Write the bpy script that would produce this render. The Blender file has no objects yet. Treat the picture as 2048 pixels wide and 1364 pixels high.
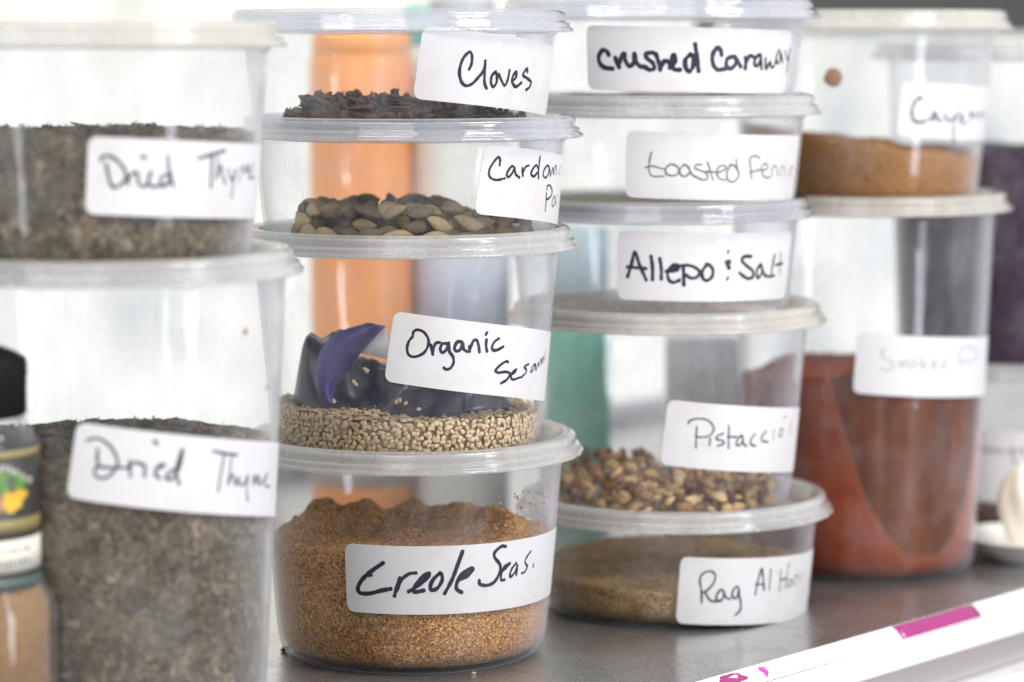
import bpy, bmesh, math, random
from mathutils import Vector, Matrix, noise
random.seed(7)
sc = bpy.context.scene
col = sc.collection
MM = 0.001

# ------------------------------------------------------------------ camera
CAM_H = 209.0          # mm above the shelf
F = 5800.0             # focal length in photo pixels (2048 wide)
PITCH = math.radians(5.925)
cd = bpy.data.cameras.new("camera")
cam = bpy.data.objects.new("camera", cd)
col.objects.link(cam)
cam.location = (0, 0, CAM_H * MM)
cam.rotation_euler = (math.pi / 2 - PITCH, 0, 0)
cd.sensor_width = 36.0
cd.lens = F / 2048 * 36.0
cd.clip_start = 0.05
cd.clip_end = 50
cd.dof.use_dof = True
cd.dof.focus_distance = 0.945
cd.dof.aperture_fstop = 7.0
cd.dof.aperture_blades = 9
sc.camera = cam
sc.render.engine = 'CYCLES'
sc.cycles.transparent_max_bounces = 40
sc.cycles.max_bounces = 12
sc.cycles.diffuse_bounces = 8
sc.cycles.glossy_bounces = 4
sc.cycles.transmission_bounces = 8
sc.cycles.caustics_reflective = False
sc.cycles.caustics_refractive = False
sc.cycles.use_denoising = True
sc.cycles.sample_clamp_indirect = 4.0
sc.view_settings.view_transform = 'Standard'
sc.view_settings.look = 'None'
sc.view_settings.exposure = -0.10
sc.view_settings.gamma = 1.0

# ------------------------------------------------------------------ light
w = bpy.data.worlds.new("World")
sc.world = w
w.use_nodes = True
bg = w.node_tree.nodes['Background']
bg.inputs[0].default_value = (0.93, 0.95, 1.0, 1)
bg.inputs[1].default_value = 0.80

def area(name, loc, target, size, power, color):
    ld = bpy.data.lights.new(name, 'AREA')
    ld.shape = 'RECTANGLE'
    ld.size, ld.size_y = size
    ld.energy = power
    ld.color = color
    o = bpy.data.objects.new(name, ld)
    col.objects.link(o)
    o.location = loc
    d = Vector(target) - Vector(loc)
    o.rotation_euler = d.to_track_quat('-Z', 'Y').to_euler()
    return o
area("room_light", (-0.35, -0.15, 1.05), (0.03, 1.05, 0.10), (0.9, 0.6), 11.5, (1.0, 0.96, 0.91))
area("strip_fill_light", (0.75, 0.55, 0.95), (0.14, 1.05, 0.0), (0.5, 0.3), 12.0, (1.0, 0.98, 0.95))  # unseen lamp added to brighten the white shelf strip
area("side_window_light", (-0.75, 1.15, 0.45), (-0.02, 1.02, 0.10), (0.25, 0.6), 8.0, (0.74, 0.80, 1.0))

area("tall_right_window_light", (1.00, 0.30, 0.16), (0.137, 1.148, 0.12), (0.17, 0.62), 6.5, (0.86, 0.90, 1.0))
area("tall_left_window_light", (-0.66, 0.08, 0.18), (-0.034, 0.985, 0.12), (0.07, 0.60), 1.6, (0.92, 0.95, 1.0))

# ------------------------------------------------------------------ helpers
RC = Matrix.Rotation(math.pi / 2 - PITCH, 3, 'X')
CO = Vector((0, 0, CAM_H))
def ray(px, py):
    return (RC @ Vector(((px - 1024) / F, -(py - 682) / F, -1.0))).normalized()
def on_z(px, py, z):
    d = ray(px, py)
    return CO + d * ((z - CO.z) / d.z)
def on_y(px, py, y):
    d = ray(px, py)
    return CO + d * (y / d.y)
def ang(py):
    return math.atan((py - 682) / F) + PITCH

def link(name, me, mat=None, parent=None, loc=None):
    o = bpy.data.objects.new(name, me)
    col.objects.link(o)
    if mat is not None:
        for m in (mat if isinstance(mat, (list, tuple)) else [mat]):
            me.materials.append(m)
    if parent is not None:
        o.parent = parent
    if loc is not None:
        o.location = loc
    return o
def mesh(verts, faces, smooth=True, s=MM, mids=None):
    me = bpy.data.meshes.new("m")
    me.from_pydata([(v[0] * s, v[1] * s, v[2] * s) for v in verts], [], faces)
    if smooth:
        me.polygons.foreach_set("use_smooth", [True] * len(me.polygons))
    if mids:
        me.polygons.foreach_set("material_index", mids)
    me.update()
    return me
def tag(o, label, cat, group=None, kind=None):
    o["label"] = label
    o["category"] = cat
    if group: o["group"] = group
    if kind: o["kind"] = kind
    return o
def empty(name, x, y, z):
    o = bpy.data.objects.new(name, None)
    o.empty_display_size = 0.01
    col.objects.link(o)
    o.location = (x * MM, y * MM, z * MM)
    return o
def lathe(prof, n=128, closed=True, rmod=None):
    """closed profile list of (r,z) revolved about z"""
    V, Fc = [], []
    m = len(prof)
    for i in range(n):
        a = 2 * math.pi * i / n
        for (r, z) in prof:
            rr = r + (rmod(r, z, a) if rmod else 0)
            V.append((rr * math.cos(a), rr * math.sin(a), z))
    for i in range(n):
        j = (i + 1) % n
        for k in range(m if closed else m - 1):
            k2 = (k + 1) % m
            Fc.append((i * m + k, j * m + k, j * m + k2, i * m + k2))
    return V, Fc
def join(parts):
    V, Fc = [], []
    for v, f in parts:
        o = len(V)
        V += list(v)
        Fc += [tuple(i + o for i in q) for q in f]
    return V, Fc
def box(x0, x1, y0, y1, z0, z1):
    V = [(x, y, z) for z in (z0, z1) for y in (y0, y1) for x in (x0, x1)]
    Fc = [(0, 2, 3, 1), (4, 5, 7, 6), (0, 1, 5, 4), (2, 6, 7, 3), (0, 4, 6, 2), (1, 3, 7, 5)]
    return V, Fc
def arc(cx, cz, r, a0, a1, n):
    return [(cx + r * math.cos(math.radians(a0 + (a1 - a0) * i / n)), cz + r * math.sin(math.radians(a0 + (a1 - a0) * i / n))) for i in range(n + 1)]
def catmull(P, k=7):
    if len(P) < 3:
        return [Vector(P[0]).lerp(Vector(P[-1]), i / 6) for i in range(7)]
    P = [Vector(p) for p in P]
    Q = [P[0] * 2 - P[1]] + P + [P[-1] * 2 - P[-2]]
    out = []
    for i in range(1, len(Q) - 2):
        for j in range(k):
            t = j / k
            a, b, c, d = Q[i - 1], Q[i], Q[i + 1], Q[i + 2]
            out.append(0.5 * ((2 * b) + (c - a) * t + (2 * a - 5 * b + 4 * c - d) * t * t + (-a + 3 * b - 3 * c + d) * t ** 3))
    out.append(P[-1])
    return out

# ------------------------------------------------------------------ materials
class NT:
    def __init__(s, name):
        s.m = bpy.data.materials.new(name)
        s.m.use_nodes = True
        s.t = s.m.node_tree
        s.t.nodes.clear()
        s.out = s.t.nodes.new('ShaderNodeOutputMaterial')
    def n(s, typ, **kw):
        x = s.t.nodes.new(typ)
        for k, v in kw.items():
            if hasattr(x, k) and k not in ('Color', 'Scale'):
                setattr(x, k, v)
            else:
                x.inputs[k.replace('_', ' ')].default_value = v
        return x
    def l(s, a, b):
        s.t.links.new(a, b)
def rgb(c): return (c[0], c[1], c[2], 1)
def coords(nt, scale=(1, 1, 1)):
    tc = nt.n('ShaderNodeTexCoord')
    mp = nt.n('ShaderNodeMapping')
    mp.inputs['Scale'].default_value = scale
    nt.l(tc.outputs['Object'], mp.inputs['Vector'])
    return mp.outputs[0]
def noise_n(nt, vec, scale, detail=4, rough=0.6):
    x = nt.n('ShaderNodeTexNoise')
    x.inputs['Scale'].default_value = scale
    x.inputs['Detail'].default_value = detail
    x.inputs['Roughness'].default_value = rough
    nt.l(vec, x.inputs['Vector'])
    return x.outputs['Fac']
def ramp(nt, fac, stops):
    r = nt.n('ShaderNodeValToRGB')
    e = r.color_ramp.elements
    while len(e) < len(stops): e.new(0.5)
    for i, (p, c) in enumerate(stops):
        e[i].position = p
        e[i].color = rgb(c) if not isinstance(c, (int, float)) else (c, c, c, 1)
    nt.l(fac, r.inputs[0])
    return r.outputs[0]
def math_n(nt, op, a, b=None, c=None, clamp=False):
    x = nt.n('ShaderNodeMath')
    x.operation = op
    x.use_clamp = clamp
    for i, v in enumerate((a, b, c)):
        if v is None: continue
        if isinstance(v, (int, float)): x.inputs[i].default_value = v
        else: nt.l(v, x.inputs[i])
    return x.outputs[0]
def mixc(nt, fac, a, b, mode='MIX'):
    x = nt.n('ShaderNodeMix')
    x.data_type = 'RGBA'
    x.blend_type = mode
    for i, v in ((0, fac), (6, a), (7, b)):
        if isinstance(v, (int, float)): x.inputs[i].default_value = v
        elif isinstance(v, tuple): x.inputs[i].default_value = rgb(v)
        else: nt.l(v, x.inputs[i])
    return x.outputs[2]
def bump(nt, h, strength, dist=0.001):
    b = nt.n('ShaderNodeBump')
    b.inputs['Strength'].default_value = strength
    b.inputs['Distance'].default_value = dist
    nt.l(h, b.inputs['Height'])
    return b.outputs[0]

def plastic(name, haze=0.05, edge=0.45, color=(0.86, 0.88, 0.93), smudge=0.10, tint=(0.985, 0.99, 1.0), rough=0.10, power=3.0, spec=1.0, dust=None):
    """thin polypropylene wall: clear straight on, milky where seen at a grazing angle, with smudges"""
    nt = NT(name)
    v = coords(nt)
    lw = nt.n('ShaderNodeLayerWeight')
    lw.inputs['Blend'].default_value = 0.5
    fac = math_n(nt, 'POWER', lw.outputs['Facing'], power)
    fac = math_n(nt, 'MULTIPLY_ADD', fac, edge, haze)
    n1 = noise_n(nt, v, 34, 6, 0.72)
    sm = ramp(nt, n1, [(0.45, 0.0), (0.72, 1.0)])
    fac = math_n(nt, 'MULTIPLY_ADD', sm, smudge, fac)
    mps = nt.n('ShaderNodeMapping'); mps.inputs['Scale'].default_value = (1, 1, .07)
    nt.l(v, mps.inputs['Vector'])
    stk = ramp(nt, noise_n(nt, mps.outputs[0], 95, 4, 0.75), [(0.52, 0.0), (0.74, 1.0)])
    fac = math_n(nt, 'MULTIPLY_ADD', stk, smudge * 0.7, fac)
    mpt = nt.n('ShaderNodeMapping'); mpt.inputs['Rotation'].default_value = (.5, .3, .9); mpt.inputs['Scale'].default_value = (1, 1, .03)
    nt.l(v, mpt.inputs['Vector'])
    scr = ramp(nt, noise_n(nt, mpt.outputs[0], 1100, 1, 0.5), [(0.71, 0.0), (0.76, 1.0)])
    fac = math_n(nt, 'MULTIPLY_ADD', math_n(nt, 'MULTIPLY', scr, sm), 0.35, fac)
    n2 = noise_n(nt, v, 900, 3, 0.7)
    sp = ramp(nt, n2, [(0.66, 0.0), (0.72, 1.0)])
    sp = math_n(nt, 'MULTIPLY', sp, sm)
    fac = math_n(nt, 'MULTIPLY_ADD', sp, 0.38, fac, clamp=True)
    tr = nt.n('ShaderNodeBsdfTransparent'); tr.inputs[0].default_value = rgb(tint)
    df = nt.n('ShaderNodeBsdfDiffuse')
    tl = nt.n('ShaderNodeBsdfTranslucent')
    if dust:
        dc, z0, z1 = dust
        c = mixc(nt, sp, color, dc)
        nt.l(c, df.inputs[0]); nt.l(c, tl.inputs[0])
    else:
        df.inputs[0].default_value = rgb(color); tl.inputs[0].default_value = rgb(color)
    m0 = nt.n('ShaderNodeMixShader'); m0.inputs[0].default_value = 0.5
    nt.l(df.outputs[0], m0.inputs[1]); nt.l(tl.outputs[0], m0.inputs[2])
    m1 = nt.n('ShaderNodeMixShader')
    nt.l(fac, m1.inputs[0]); nt.l(tr.outputs[0], m1.inputs[1]); nt.l(m0.outputs[0], m1.inputs[2])
    gl = nt.n('ShaderNodeBsdfGlossy')
    gl.inputs['Roughness'].default_value = rough
    nb = bump(nt, noise_n(nt, v, 55, 2, 0.5), 0.25, 0.0012)
    nt.l(nb, gl.inputs['Normal'])
    ff = math_n(nt, 'MULTIPLY_ADD', math_n(nt, 'POWER', lw.outputs['Facing'], 5.0), 0.60 * spec, 0.016 * spec)
    m2 = nt.n('ShaderNodeMixShader')
    nt.l(ff, m2.inputs[0]); nt.l(m1.outputs[0], m2.inputs[1]); nt.l(gl.outputs[0], m2.inputs[2])
    nt.l(m2.outputs[0], nt.out.inputs[0])
    return nt.m

def simple(name, color, rough=0.5, metal=0.0, var=0.12, nscale=60, bmp=0.0, bscale=400, spec=0.5, coat=0.0):
    nt = NT(name)
    v = coords(nt)
    p = nt.n('ShaderNodeBsdfPrincipled')
    n1 = noise_n(nt, v, nscale, 5, 0.6)
    c = mixc(nt, n1, tuple(x * (1 - var) for x in color), tuple(min(1, x * (1 + var)) for x in color))
    nt.l(c, p.inputs['Base Color'])
    p.inputs['Roughness'].default_value = rough
    p.inputs['Metallic'].default_value = metal
    p.inputs['Specular IOR Level'].default_value = spec
    p.inputs['Coat Weight'].default_value = coat
    if bmp:
        nt.l(bump(nt, noise_n(nt, v, bscale, 4, 0.6), bmp, 0.0006), p.inputs['Normal'])
    nt.l(p.outputs[0], nt.out.inputs[0])
    return nt.m

def speckle(name, stops, scale=1400, big=90, bigstops=None, rough=0.85, stretch=(1, 1, 1), bmp=0.6, dist=0.0006):
    """granular matter: random colour per grain"""
    nt = NT(name)
    v = coords(nt, stretch)
    vo = nt.n('ShaderNodeTexVoronoi')
    vo.inputs['Scale'].default_value = scale
    nt.l(v, vo.inputs['Vector'])
    sx = nt.n('ShaderNodeSeparateColor')
    nt.l(vo.outputs['Color'], sx.inputs[0])
    c = ramp(nt, sx.outputs[0], stops)
    if bigstops:
        b = ramp(nt, noise_n(nt, v, big, 4, 0.65), bigstops)
        c = mixc(nt, 1.0, c, b, 'MULTIPLY')
    p = nt.n('ShaderNodeBsdfPrincipled')
    nt.l(c, p.inputs['Base Color'])
    p.inputs['Roughness'].default_value = rough
    p.inputs['Specular IOR Level'].default_value = 0.2
    nt.l(bump(nt, vo.outputs['Distance'], bmp, dist), p.inputs['Normal'])
    nt.l(p.outputs[0], nt.out.inputs[0])
    return nt.m

M = {}
M['body'] = plastic('clear_plastic', 0.012, 0.62, smudge=0.09, color=(.93,.94,1.0), power=4.5)  # bluish haze colour stands in for sky glancing off the edges
M['body_creole'] = plastic('clear_plastic_dusty', 0.010, 0.90, smudge=0.07, color=(.92,.93,1.0), power=4, dust=((0.35, 0.17, 0.06), 0, 0))  # same sky tint painted into the edge haze colour
M['body_milky'] = plastic('cloudy_plastic', 0.018, 0.70, color=(0.93, 0.94, 0.96), smudge=0.08, power=3.5)
M['lid_clear'] = plastic('lid_plastic_clear', 0.12, 0.42, color=(0.90, 0.91, 0.94), smudge=0.14, rough=0.07, power=2.2, spec=2.4)
M['lid_white'] = plastic('lid_plastic_white', 0.22, 0.42, color=(0.93, 0.92, 0.89), smudge=0.18, rough=0.12, power=2.2, spec=2.0)
M['lid_cream'] = plastic('lid_plastic_cream', 0.30, 0.40, color=(0.90, 0.87, 0.79), smudge=0.18, rough=0.15, power=2.2, spec=1.8)
nt = NT('label_paper')
v = coords(nt)
p = nt.n('ShaderNodeBsdfPrincipled')
c = mixc(nt, ramp(nt, noise_n(nt, v, 32, 5, .7), [(.5, 0.0), (.8, 1.0)]), (.65, .645, .65), (.56, .53, .49))
c = mixc(nt, ramp(nt, noise_n(nt, v, 420, 3, .7), [(.71, 0.0), (.76, .5)]), c, (.30, .24, .18))
nt.l(c, p.inputs['Base Color']); p.inputs['Roughness'].default_value = .55
nt.l(bump(nt, noise_n(nt, v, 45, 3, .6), .22, .0012), p.inputs['Normal'])
nt.l(p.outputs[0], nt.out.inputs[0])
M['paper'] = nt.m
M['ink'] = simple('marker_ink', (0.012, 0.012, 0.03), 0.5, var=0.5, nscale=300)
M['ink_soft'] = simple('marker_ink_faded', (0.02, 0.02, 0.04), 0.6, var=0.4, nscale=300)
M['ink_grey'] = simple('thin_pen_ink', (0.09, 0.09, 0.10), 0.6, var=0.3, nscale=300)
M['ink_faint'] = simple('faded_pen_ink', (0.27, 0.265, 0.30), 0.6, var=0.1, nscale=300)

# ------------------------------------------------------------------ container
RB, RT = 45.6, 51.6
def rb_of(H): return 49.2 if H < 50 else (47.6 if H == 72.0 else RB)
def rt_of(H): return 52.5 if H < 50 else (53.4 if H in (72.0, 148.5) else RT)
def wall_r(z, H):
    RB = rb_of(H)
    RT = rt_of(H)
    return RB + (RT - RB) * min(1.0, max(0.0, z / (H - 9.0)))
def body_mesh(H):
    RB = rb_of(H)
    out = [(0.0, 0.9), (RB - 9, 0.9), (RB - 7.6, 0.5), (RB - 6.6, 0.0), (RB - 5.6, 0.0)]
    out += [(RB - 5.2 + 5.2 * math.sin(math.radians(a)) + 0.02 * a / 90, 5.2 - 5.2 * math.cos(math.radians(a))) for a in (12, 30, 48, 66, 82)]
    zz = [9 + (H - 18.5) * i / 6 for i in range(7)]
    out += [(wall_r(z, H), z) for z in zz]
    rt = wall_r(H - 9, H)
    out += [(rt, H - 9.2), (rt + 0.25, H - 8.6), (rt + 1.1, H - 8.1), (rt + 1.25, H - 7.6), (rt + 1.4, H - 4.5), (rt + 1.5, H - 2.6), (min(rt + 2.1, 54.7), H - 2.2), (min(rt + 2.2, 54.8), H - 1.7)]
    inn = [(rt + 0.7, H - 1.7), (rt + 0.5, H - 4.5), (rt + 0.3, H - 7.4), (rt - 0.6, H - 8.4), (rt - 0.95, H - 9.2)]
    inn += [(wall_r(z, H) - 1.0, z) for z in reversed(zz)]
    inn += [(RB - 6 + 5.0 * math.sin(math.radians(a)), 6.4 - 4.6 * math.cos(math.radians(a))) for a in (75, 50, 25, 0)]
    inn += [(0.0, 1.8)]
    return mesh(*lathe(out + inn, 144, closed=False))
def lid_mesh(H):
    o = [(0, H - 7.0), (48.6, H - 7.0), (49.8, H - 6.8), (50.3, H - 6.2), (50.7, H - 1.8), (51.4, H - 0.6), (52.6, H - 0.1), (54.0, H), (55.2, H - 0.3),
         (56.0, H - 1.1), (56.3, H - 2.2), (56.1, H - 3.2), (55.9, H - 3.7), (56.6, H - 4.1), (57.4, H - 4.3), (57.7, H - 4.9), (57.5, H - 5.6), (57.9, H - 6.0), (58.5, H - 6.3), (58.6, H - 6.9),
         (58.4, H - 7.3), (57.7, H - 7.4), (56.6, H - 7.3), (56.3, H - 6.4), (56.0, H - 4.8), (55.0, H - 3.4), (55.0, H - 2.2), (54.2, H - 1.2), (53.0, H - 1.1), (52.0, H - 1.7), (51.7, H - 3.0), (51.4, H - 7.2), (50.3, H - 8.0), (0, H - 8.0)]
    def rm(r, z, a):
        if r > 57.2 and z < H - 5.8:
            s = math.cos(a * 36)
            return 0.32 * (1 if s > 0.55 else (0 if s < 0.2 else (s - .2) / .35))
        return 0
    return mesh(*lathe(o, 216, closed=False, rmod=rm))
BM_, LM_ = {}, {}

def cone_hit(px, py, cx, cy, z0, H, off=0.0, rfun=None):
    """pixel -> (theta from the front, z local) on the container wall"""
    d = ray(px, py)
    z = H * 0.5
    rf = rfun or (lambda zz: wall_r(zz, H))
    for _ in range(12):
        r = rf(z) + off
        ox, oy = CO.x - cx, CO.y - cy
        a = d.x * d.x + d.y * d.y
        b = 2 * (ox * d.x + oy * d.y)
        c = ox * ox + oy * oy - r * r
        D = max(0.0, b * b - 4 * a * c)
        t = (-b - math.sqrt(D)) / (2 * a)
        P = CO + d * t
        z = P.z - z0
    th = math.atan2(P.x - cx, -(P.y - cy))
    return th, z

class Con:
    pass
def container(label, cx, cy, z0, H, bmat, lmat, group=None, rot=0.0):
    c = Con()
    c.cx, c.cy, c.z0, c.H = cx, cy, z0, H
    e = empty("food_container", cx, cy, z0)
    tag(e, label, "food container", group or "lidded round food containers stacked on the shelf")
    if H not in BM_:
        BM_[H] = body_mesh(H); LM_[H] = lid_mesh(H)
    b = link("body", BM_[H].copy(), bmat, e)
    l = link("lid", LM_[H].copy(), lmat, e)
    b.rotation_euler.z = rot; l.rotation_euler.z = rot * 1.7
    c.e = e
    return c

def label(c, TL, BL, B2, L, crop, strokes, ink, rfun=None, rc=2.6):
    """paper label wrapped on the wall, its handwriting proud of it"""
    R = wall_r(c.H * 0.5, c.H)
    rf = rfun or (lambda z, th: wall_r(z, c.H))
    def uv(p):
        th, z = cone_hit(p[0], p[1], c.cx, c.cy, c.z0, c.H, 0.2, (lambda zz: rf(zz, 0.4)))
        return Vector((th * R, z))
    a, b, t = uv(BL), uv(B2), uv(TL)
    e1 = (b - a).normalized()
    e2 = Vector((-e1.y, e1.x))
    h = (t - a).dot(e2)
    # shift the origin so the left edge passes between the two measured corners
    sh = (t - a).dot(e1) * 0.5
    a = a + e1 * sh
    def P(u, v, off):
        th = u / R
        r = rf(v, th) + off
        return (r * math.sin(th), -r * math.cos(th), v)
    ns, nt_ = 64, 10
    # columns, with rounded corners by shortening the columns near the ends
    ss = [0, .35, 0.8, 1.5, 2.6] + [2.6 + (L - 5.2) * i / ns for i in range(1, ns)] + [L - 2.6, L - 1.5, L - .8, L - .35, L]
    V, Fc = [], []
    for off in (0.26, 0.12):
        for s in ss:
            q = min(s, L - s)
            cut = 0 if q >= rc else rc - math.sqrt(max(0, rc * rc - (rc - q) ** 2))
            for j in range(nt_ + 1):
                tt = cut + (h - 2 * cut) * j / nt_
                p = a + e1 * s + e2 * tt
                V.append(P(p.x, p.y, off))
    m = nt_ + 1
    N = len(ss) * m
    for i in range(len(ss) - 1):
        for j in range(nt_):
            k = i * m + j
            Fc.append((k, k + m, k + m + 1, k + 1))
            Fc.append((N + k, N + k + 1, N + k + m + 1, N + k + m))
    per = [(i * m, (i + 1) * m) for i in range(len(ss) - 1)] + [((len(ss) - 1) * m + j, (len(ss) - 1) * m + j + 1) for j in range(nt_)] \
        + [((i + 1) * m + nt_, i * m + nt_) for i in range(len(ss) - 2, -1, -1)] + [(j + 1, j) for j in range(nt_ - 1, -1, -1)]
    for p, q in per:
        b_ = len(V)
        V += [V[p], V[N + p], V[N + q], V[q]]
        Fc.append((b_, b_ + 1, b_ + 2, b_ + 3))
    lo = link("label", mesh(V, Fc), M['paper'], c.e)
    # handwriting
    x0, y0, sc_ = crop
    V, Fc = [], []
    dist = c.cy - R
    ppm = F / dist
    for si, (wd, pts) in enumerate(strokes):
        pp = catmull([(x0 + x / sc_, y0 + y / sc_) for x, y in pts])
        q = [uv(p) for p in pp]
        wmm = 1.2 * wd / sc_ / ppm
        off = 0.285 + 0.006 * (si % 9)
        n = len(q)
        base = len(V)
        for i in range(n):
            A = q[max(0, i - 1)]; B = q[min(n - 1, i + 1)]
            d = (B - A)
            if d.length < 1e-6: d = Vector((1, 0))
            d.normalize()
            nn = Vector((-d.y, d.x))
            ww = wmm * 0.5 * (0.92 + 0.16 * noise.noise(Vector((q[i].x * .6, q[i].y * .6, si * 3.1))) * 2)
            for s in (-1, 1):
                r = q[i] + nn * ww * s
                V.append(P(r.x, r.y, off))
        for i in range(n - 1):
            k = base + 2 * i
            Fc.append((k, k + 1, k + 3, k + 2))
        for ei in ((0, 1), (n - 1, n - 2)) + tuple((kk, kk - 1) for kk in range(7, n - 1, 7)):
            cen = q[ei[0]]
            bb = len(V)
            for k in range(12):
                aa = 2 * math.pi * k / 12
                V.append(P(cen.x + wmm * .49 * math.cos(aa), cen.y + wmm * .49 * math.sin(aa), off + 0.002))
            Fc.append(tuple(range(bb, bb + 12)))
    ho = link("handwriting", mesh(V, Fc, smooth=False), ink, lo)
    return lo

# ------------------------------------------------------------------ fills
def fill(name, c, ztop, mat, label_, cat, kind='stuff', gap=0.35, lump=None, n=120, rings=26, zb=2.1):
    """solid mass inside the container; ztop(x,y)->local z"""
    V, Fc = [], []
    rin = lambda z: (wall_r(z, c.H) - 1.05 - gap) if z > 7 else (wall_r(z, c.H) - 1.05 - gap - (7 - z) ** 2 * 0.13)
    zs = 9
    for i in range(n):
        a = 2 * math.pi * i / n
        ca, sa = math.cos(a), math.sin(a)
        re = rin(20)
        zt = ztop(re * ca, re * sa)
        for k in range(zs):
            z = zb + (zt - zb) * (k / (zs - 1)) ** 1.3
            r = rin(z)
            V.append((r * ca, r * sa, z))
        rt = rin(zt)
        for k in range(1, rings):
            r = rt * (1 - k / rings)
            V.append((r * ca, r * sa, ztop(r * ca, r * sa)))
    m = zs + rings - 1
    V.append((0, 0, ztop(0, 0))); V.append((0, 0, zb))
    for i in range(n):
        j = (i + 1) % n
        for k in range(m - 1):
            Fc.append((i * m + k, j * m + k, j * m + k + 1, i * m + k + 1))
        Fc.append((i * m + m - 1, j * m + m - 1, len(V) - 2))
        Fc.append((j * m, i * m, len(V) - 1))
    o = link(name, mesh(V, Fc), mat)
    o.location = (c.cx * MM, c.cy * MM, c.z0 * MM)
    tag(o, label_, cat, kind=kind)
    return o
def nz(x, y, s, seed=0.0):
    return noise.noise(Vector((x * s, y * s, seed)))

# ================================================================== SETTING
UE = Vector((0.643, 0.766, 0))      # along the shelf edge, to the right and away
NE = Vector((-0.766, 0.643, 0))     # from the edge towards the back
E0 = on_z(1700, 1277, 0)            # a point of the front edge
def sh(t, n, z):
    p = E0 + UE * t + NE * n
    return (p.x, p.y, z)

def steel(name, base=(0.55, 0.535, 0.53), rough=0.15):
    nt = NT(name)
    tc = nt.n('ShaderNodeTexCoord')
    mp = nt.n('ShaderNodeMapping')
    mp.inputs['Rotation'].default_value = (0, 0, -math.atan2(0.766, 0.643))
    nt.l(tc.outputs['Object'], mp.inputs['Vector'])
    mp2 = nt.n('ShaderNodeMapping'); mp2.inputs['Scale'].default_value = (3, 160, 1)
    nt.l(mp.outputs[0], mp2.inputs['Vector'])
    br = noise_n(nt, mp2.outputs[0], 9, 5, 0.7)
    big = noise_n(nt, mp.outputs[0], 14, 4, 0.6)
    p = nt.n('ShaderNodeBsdfPrincipled')
    c = mixc(nt, big, tuple(x * 0.78 for x in base), tuple(x * 1.12 for x in base))
    spots = ramp(nt, noise_n(nt, mp.outputs[0], 420, 3, 0.7), [(0.70, 0.0), (0.76, 1.0)])
    c = mixc(nt, math_n(nt, 'MULTIPLY', spots, 0.45), c, (0.75, 0.73, 0.70))
    smear = ramp(nt, noise_n(nt, mp.outputs[0], 38, 6, 0.75), [(0.48, 0.0), (0.70, 1.0)])
    mp3 = nt.n('ShaderNodeMapping'); mp3.inputs['Rotation'].default_value = (0, 0, .4); mp3.inputs['Scale'].default_value = (4, 260, 1)
    nt.l(mp.outputs[0], mp3.inputs['Vector'])
    scrt = ramp(nt, noise_n(nt, mp3.outputs[0], 4, 4, 0.8), [(0.66, 0.0), (0.72, 1.0)])
    c = mixc(nt, math_n(nt, 'MULTIPLY', smear, 0.35), c, (0.30, 0.27, 0.24))
    c = mixc(nt, math_n(nt, 'MULTIPLY', scrt, 0.4), c, (0.75, 0.74, 0.73))
    nt.l(c, p.inputs['Base Color'])
    p.inputs['Metallic'].default_value = 0.85
    r = math_n(nt, 'MULTIPLY_ADD', big, 0.22, rough - 0.06)
    r = math_n(nt, 'MULTIPLY_ADD', br, 0.10, r)
    r = math_n(nt, 'MULTIPLY_ADD', smear, 0.18, r)
    nt.l(r, p.inputs['Roughness'])
    nt.l(bump(nt, br, 0.06, 0.0004), p.inputs['Normal'])
    nt.l(p.outputs[0], nt.out.inputs[0])
    return nt.m
M['steel'] = steel('brushed_steel')
nt = NT('white_strip_plastic')
v = coords(nt)
p = nt.n('ShaderNodeBsdfPrincipled')
c = mixc(nt, ramp(nt, noise_n(nt, v, 70, 6, .75), [(.55, 0.0), (.78, 1.0)]), (.84, .84, .83), (.52, .48, .42))
c = mixc(nt, ramp(nt, noise_n(nt, v, 520, 3, .7), [(.70, 0.0), (.75, 1.0)]), c, (.33, .27, .2))
nt.l(c, p.inputs['Base Color']); p.inputs['Roughness'].default_value = .3
nt.l(p.outputs[0], nt.out.inputs[0])
M['strip'] = nt.m

def prism_along(prof, t0, t1):
    """closed profile of (n,z) extruded along the shelf edge"""
    V = [sh(t, n, z) for t in (t0, t1) for (n, z) in prof]
    m = len(prof)
    Fc = [(k, (k + 1) % m, m + (k + 1) % m, m + k) for k in range(m)]
    Fc += [tuple(range(m - 1, -1, -1)), tuple(range(m, 2 * m))]
    return V, Fc
o = link("shelf", mesh(*prism_along([(0, 0), (430, 0), (430, -3), (0, -3)], -700, 900), smooth=False), M['steel'])
o["kind"] = "structure"; o["label"] = "grey brushed steel shelf under all the containers"
# white label strip along the edge
st = empty("shelf_edge_strip", *sh(0, 0, 0))
tag(st, "glossy white ticket strip running along the front edge of the steel shelf", "shelf strip")
def strip_mesh(prof, t0=-700, t1=900):
    V, Fc = prism_along(prof, t0, t1)
    V = [(v[0] - E0.x, v[1] - E0.y, v[2]) for v in V]
    return mesh(V, Fc, smooth=False)
link("upper_band", strip_mesh([(-0.2, 0.25), (-0.8, 0.35), (-2.6, -0.6), (-4.6, -2.4), (-5.9, -4.2), (-5.2, -4.6), (-0.2, -3.0)]), M['strip'], st)
link("lower_band", strip_mesh([(-5.3, -4.75), (-6.4, -4.75), (-6.6, -5.2), (-6.6, -13.6), (-6.2, -14.0), (-5.3, -14.0)]), M['strip'], st)
link("apron", strip_mesh([(6, -3.2), (6, -30), (9, -30), (9, -3.2)]), simple("mauve_steel", (0.50, 0.46, 0.46), 0.5, var=0.08, nscale=12), st)
link("lower_lip", strip_mesh([(5.6, -30.2), (-3.5, -31), (-3.5, -38), (5.6, -38)]), M["strip"], st)
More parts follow.
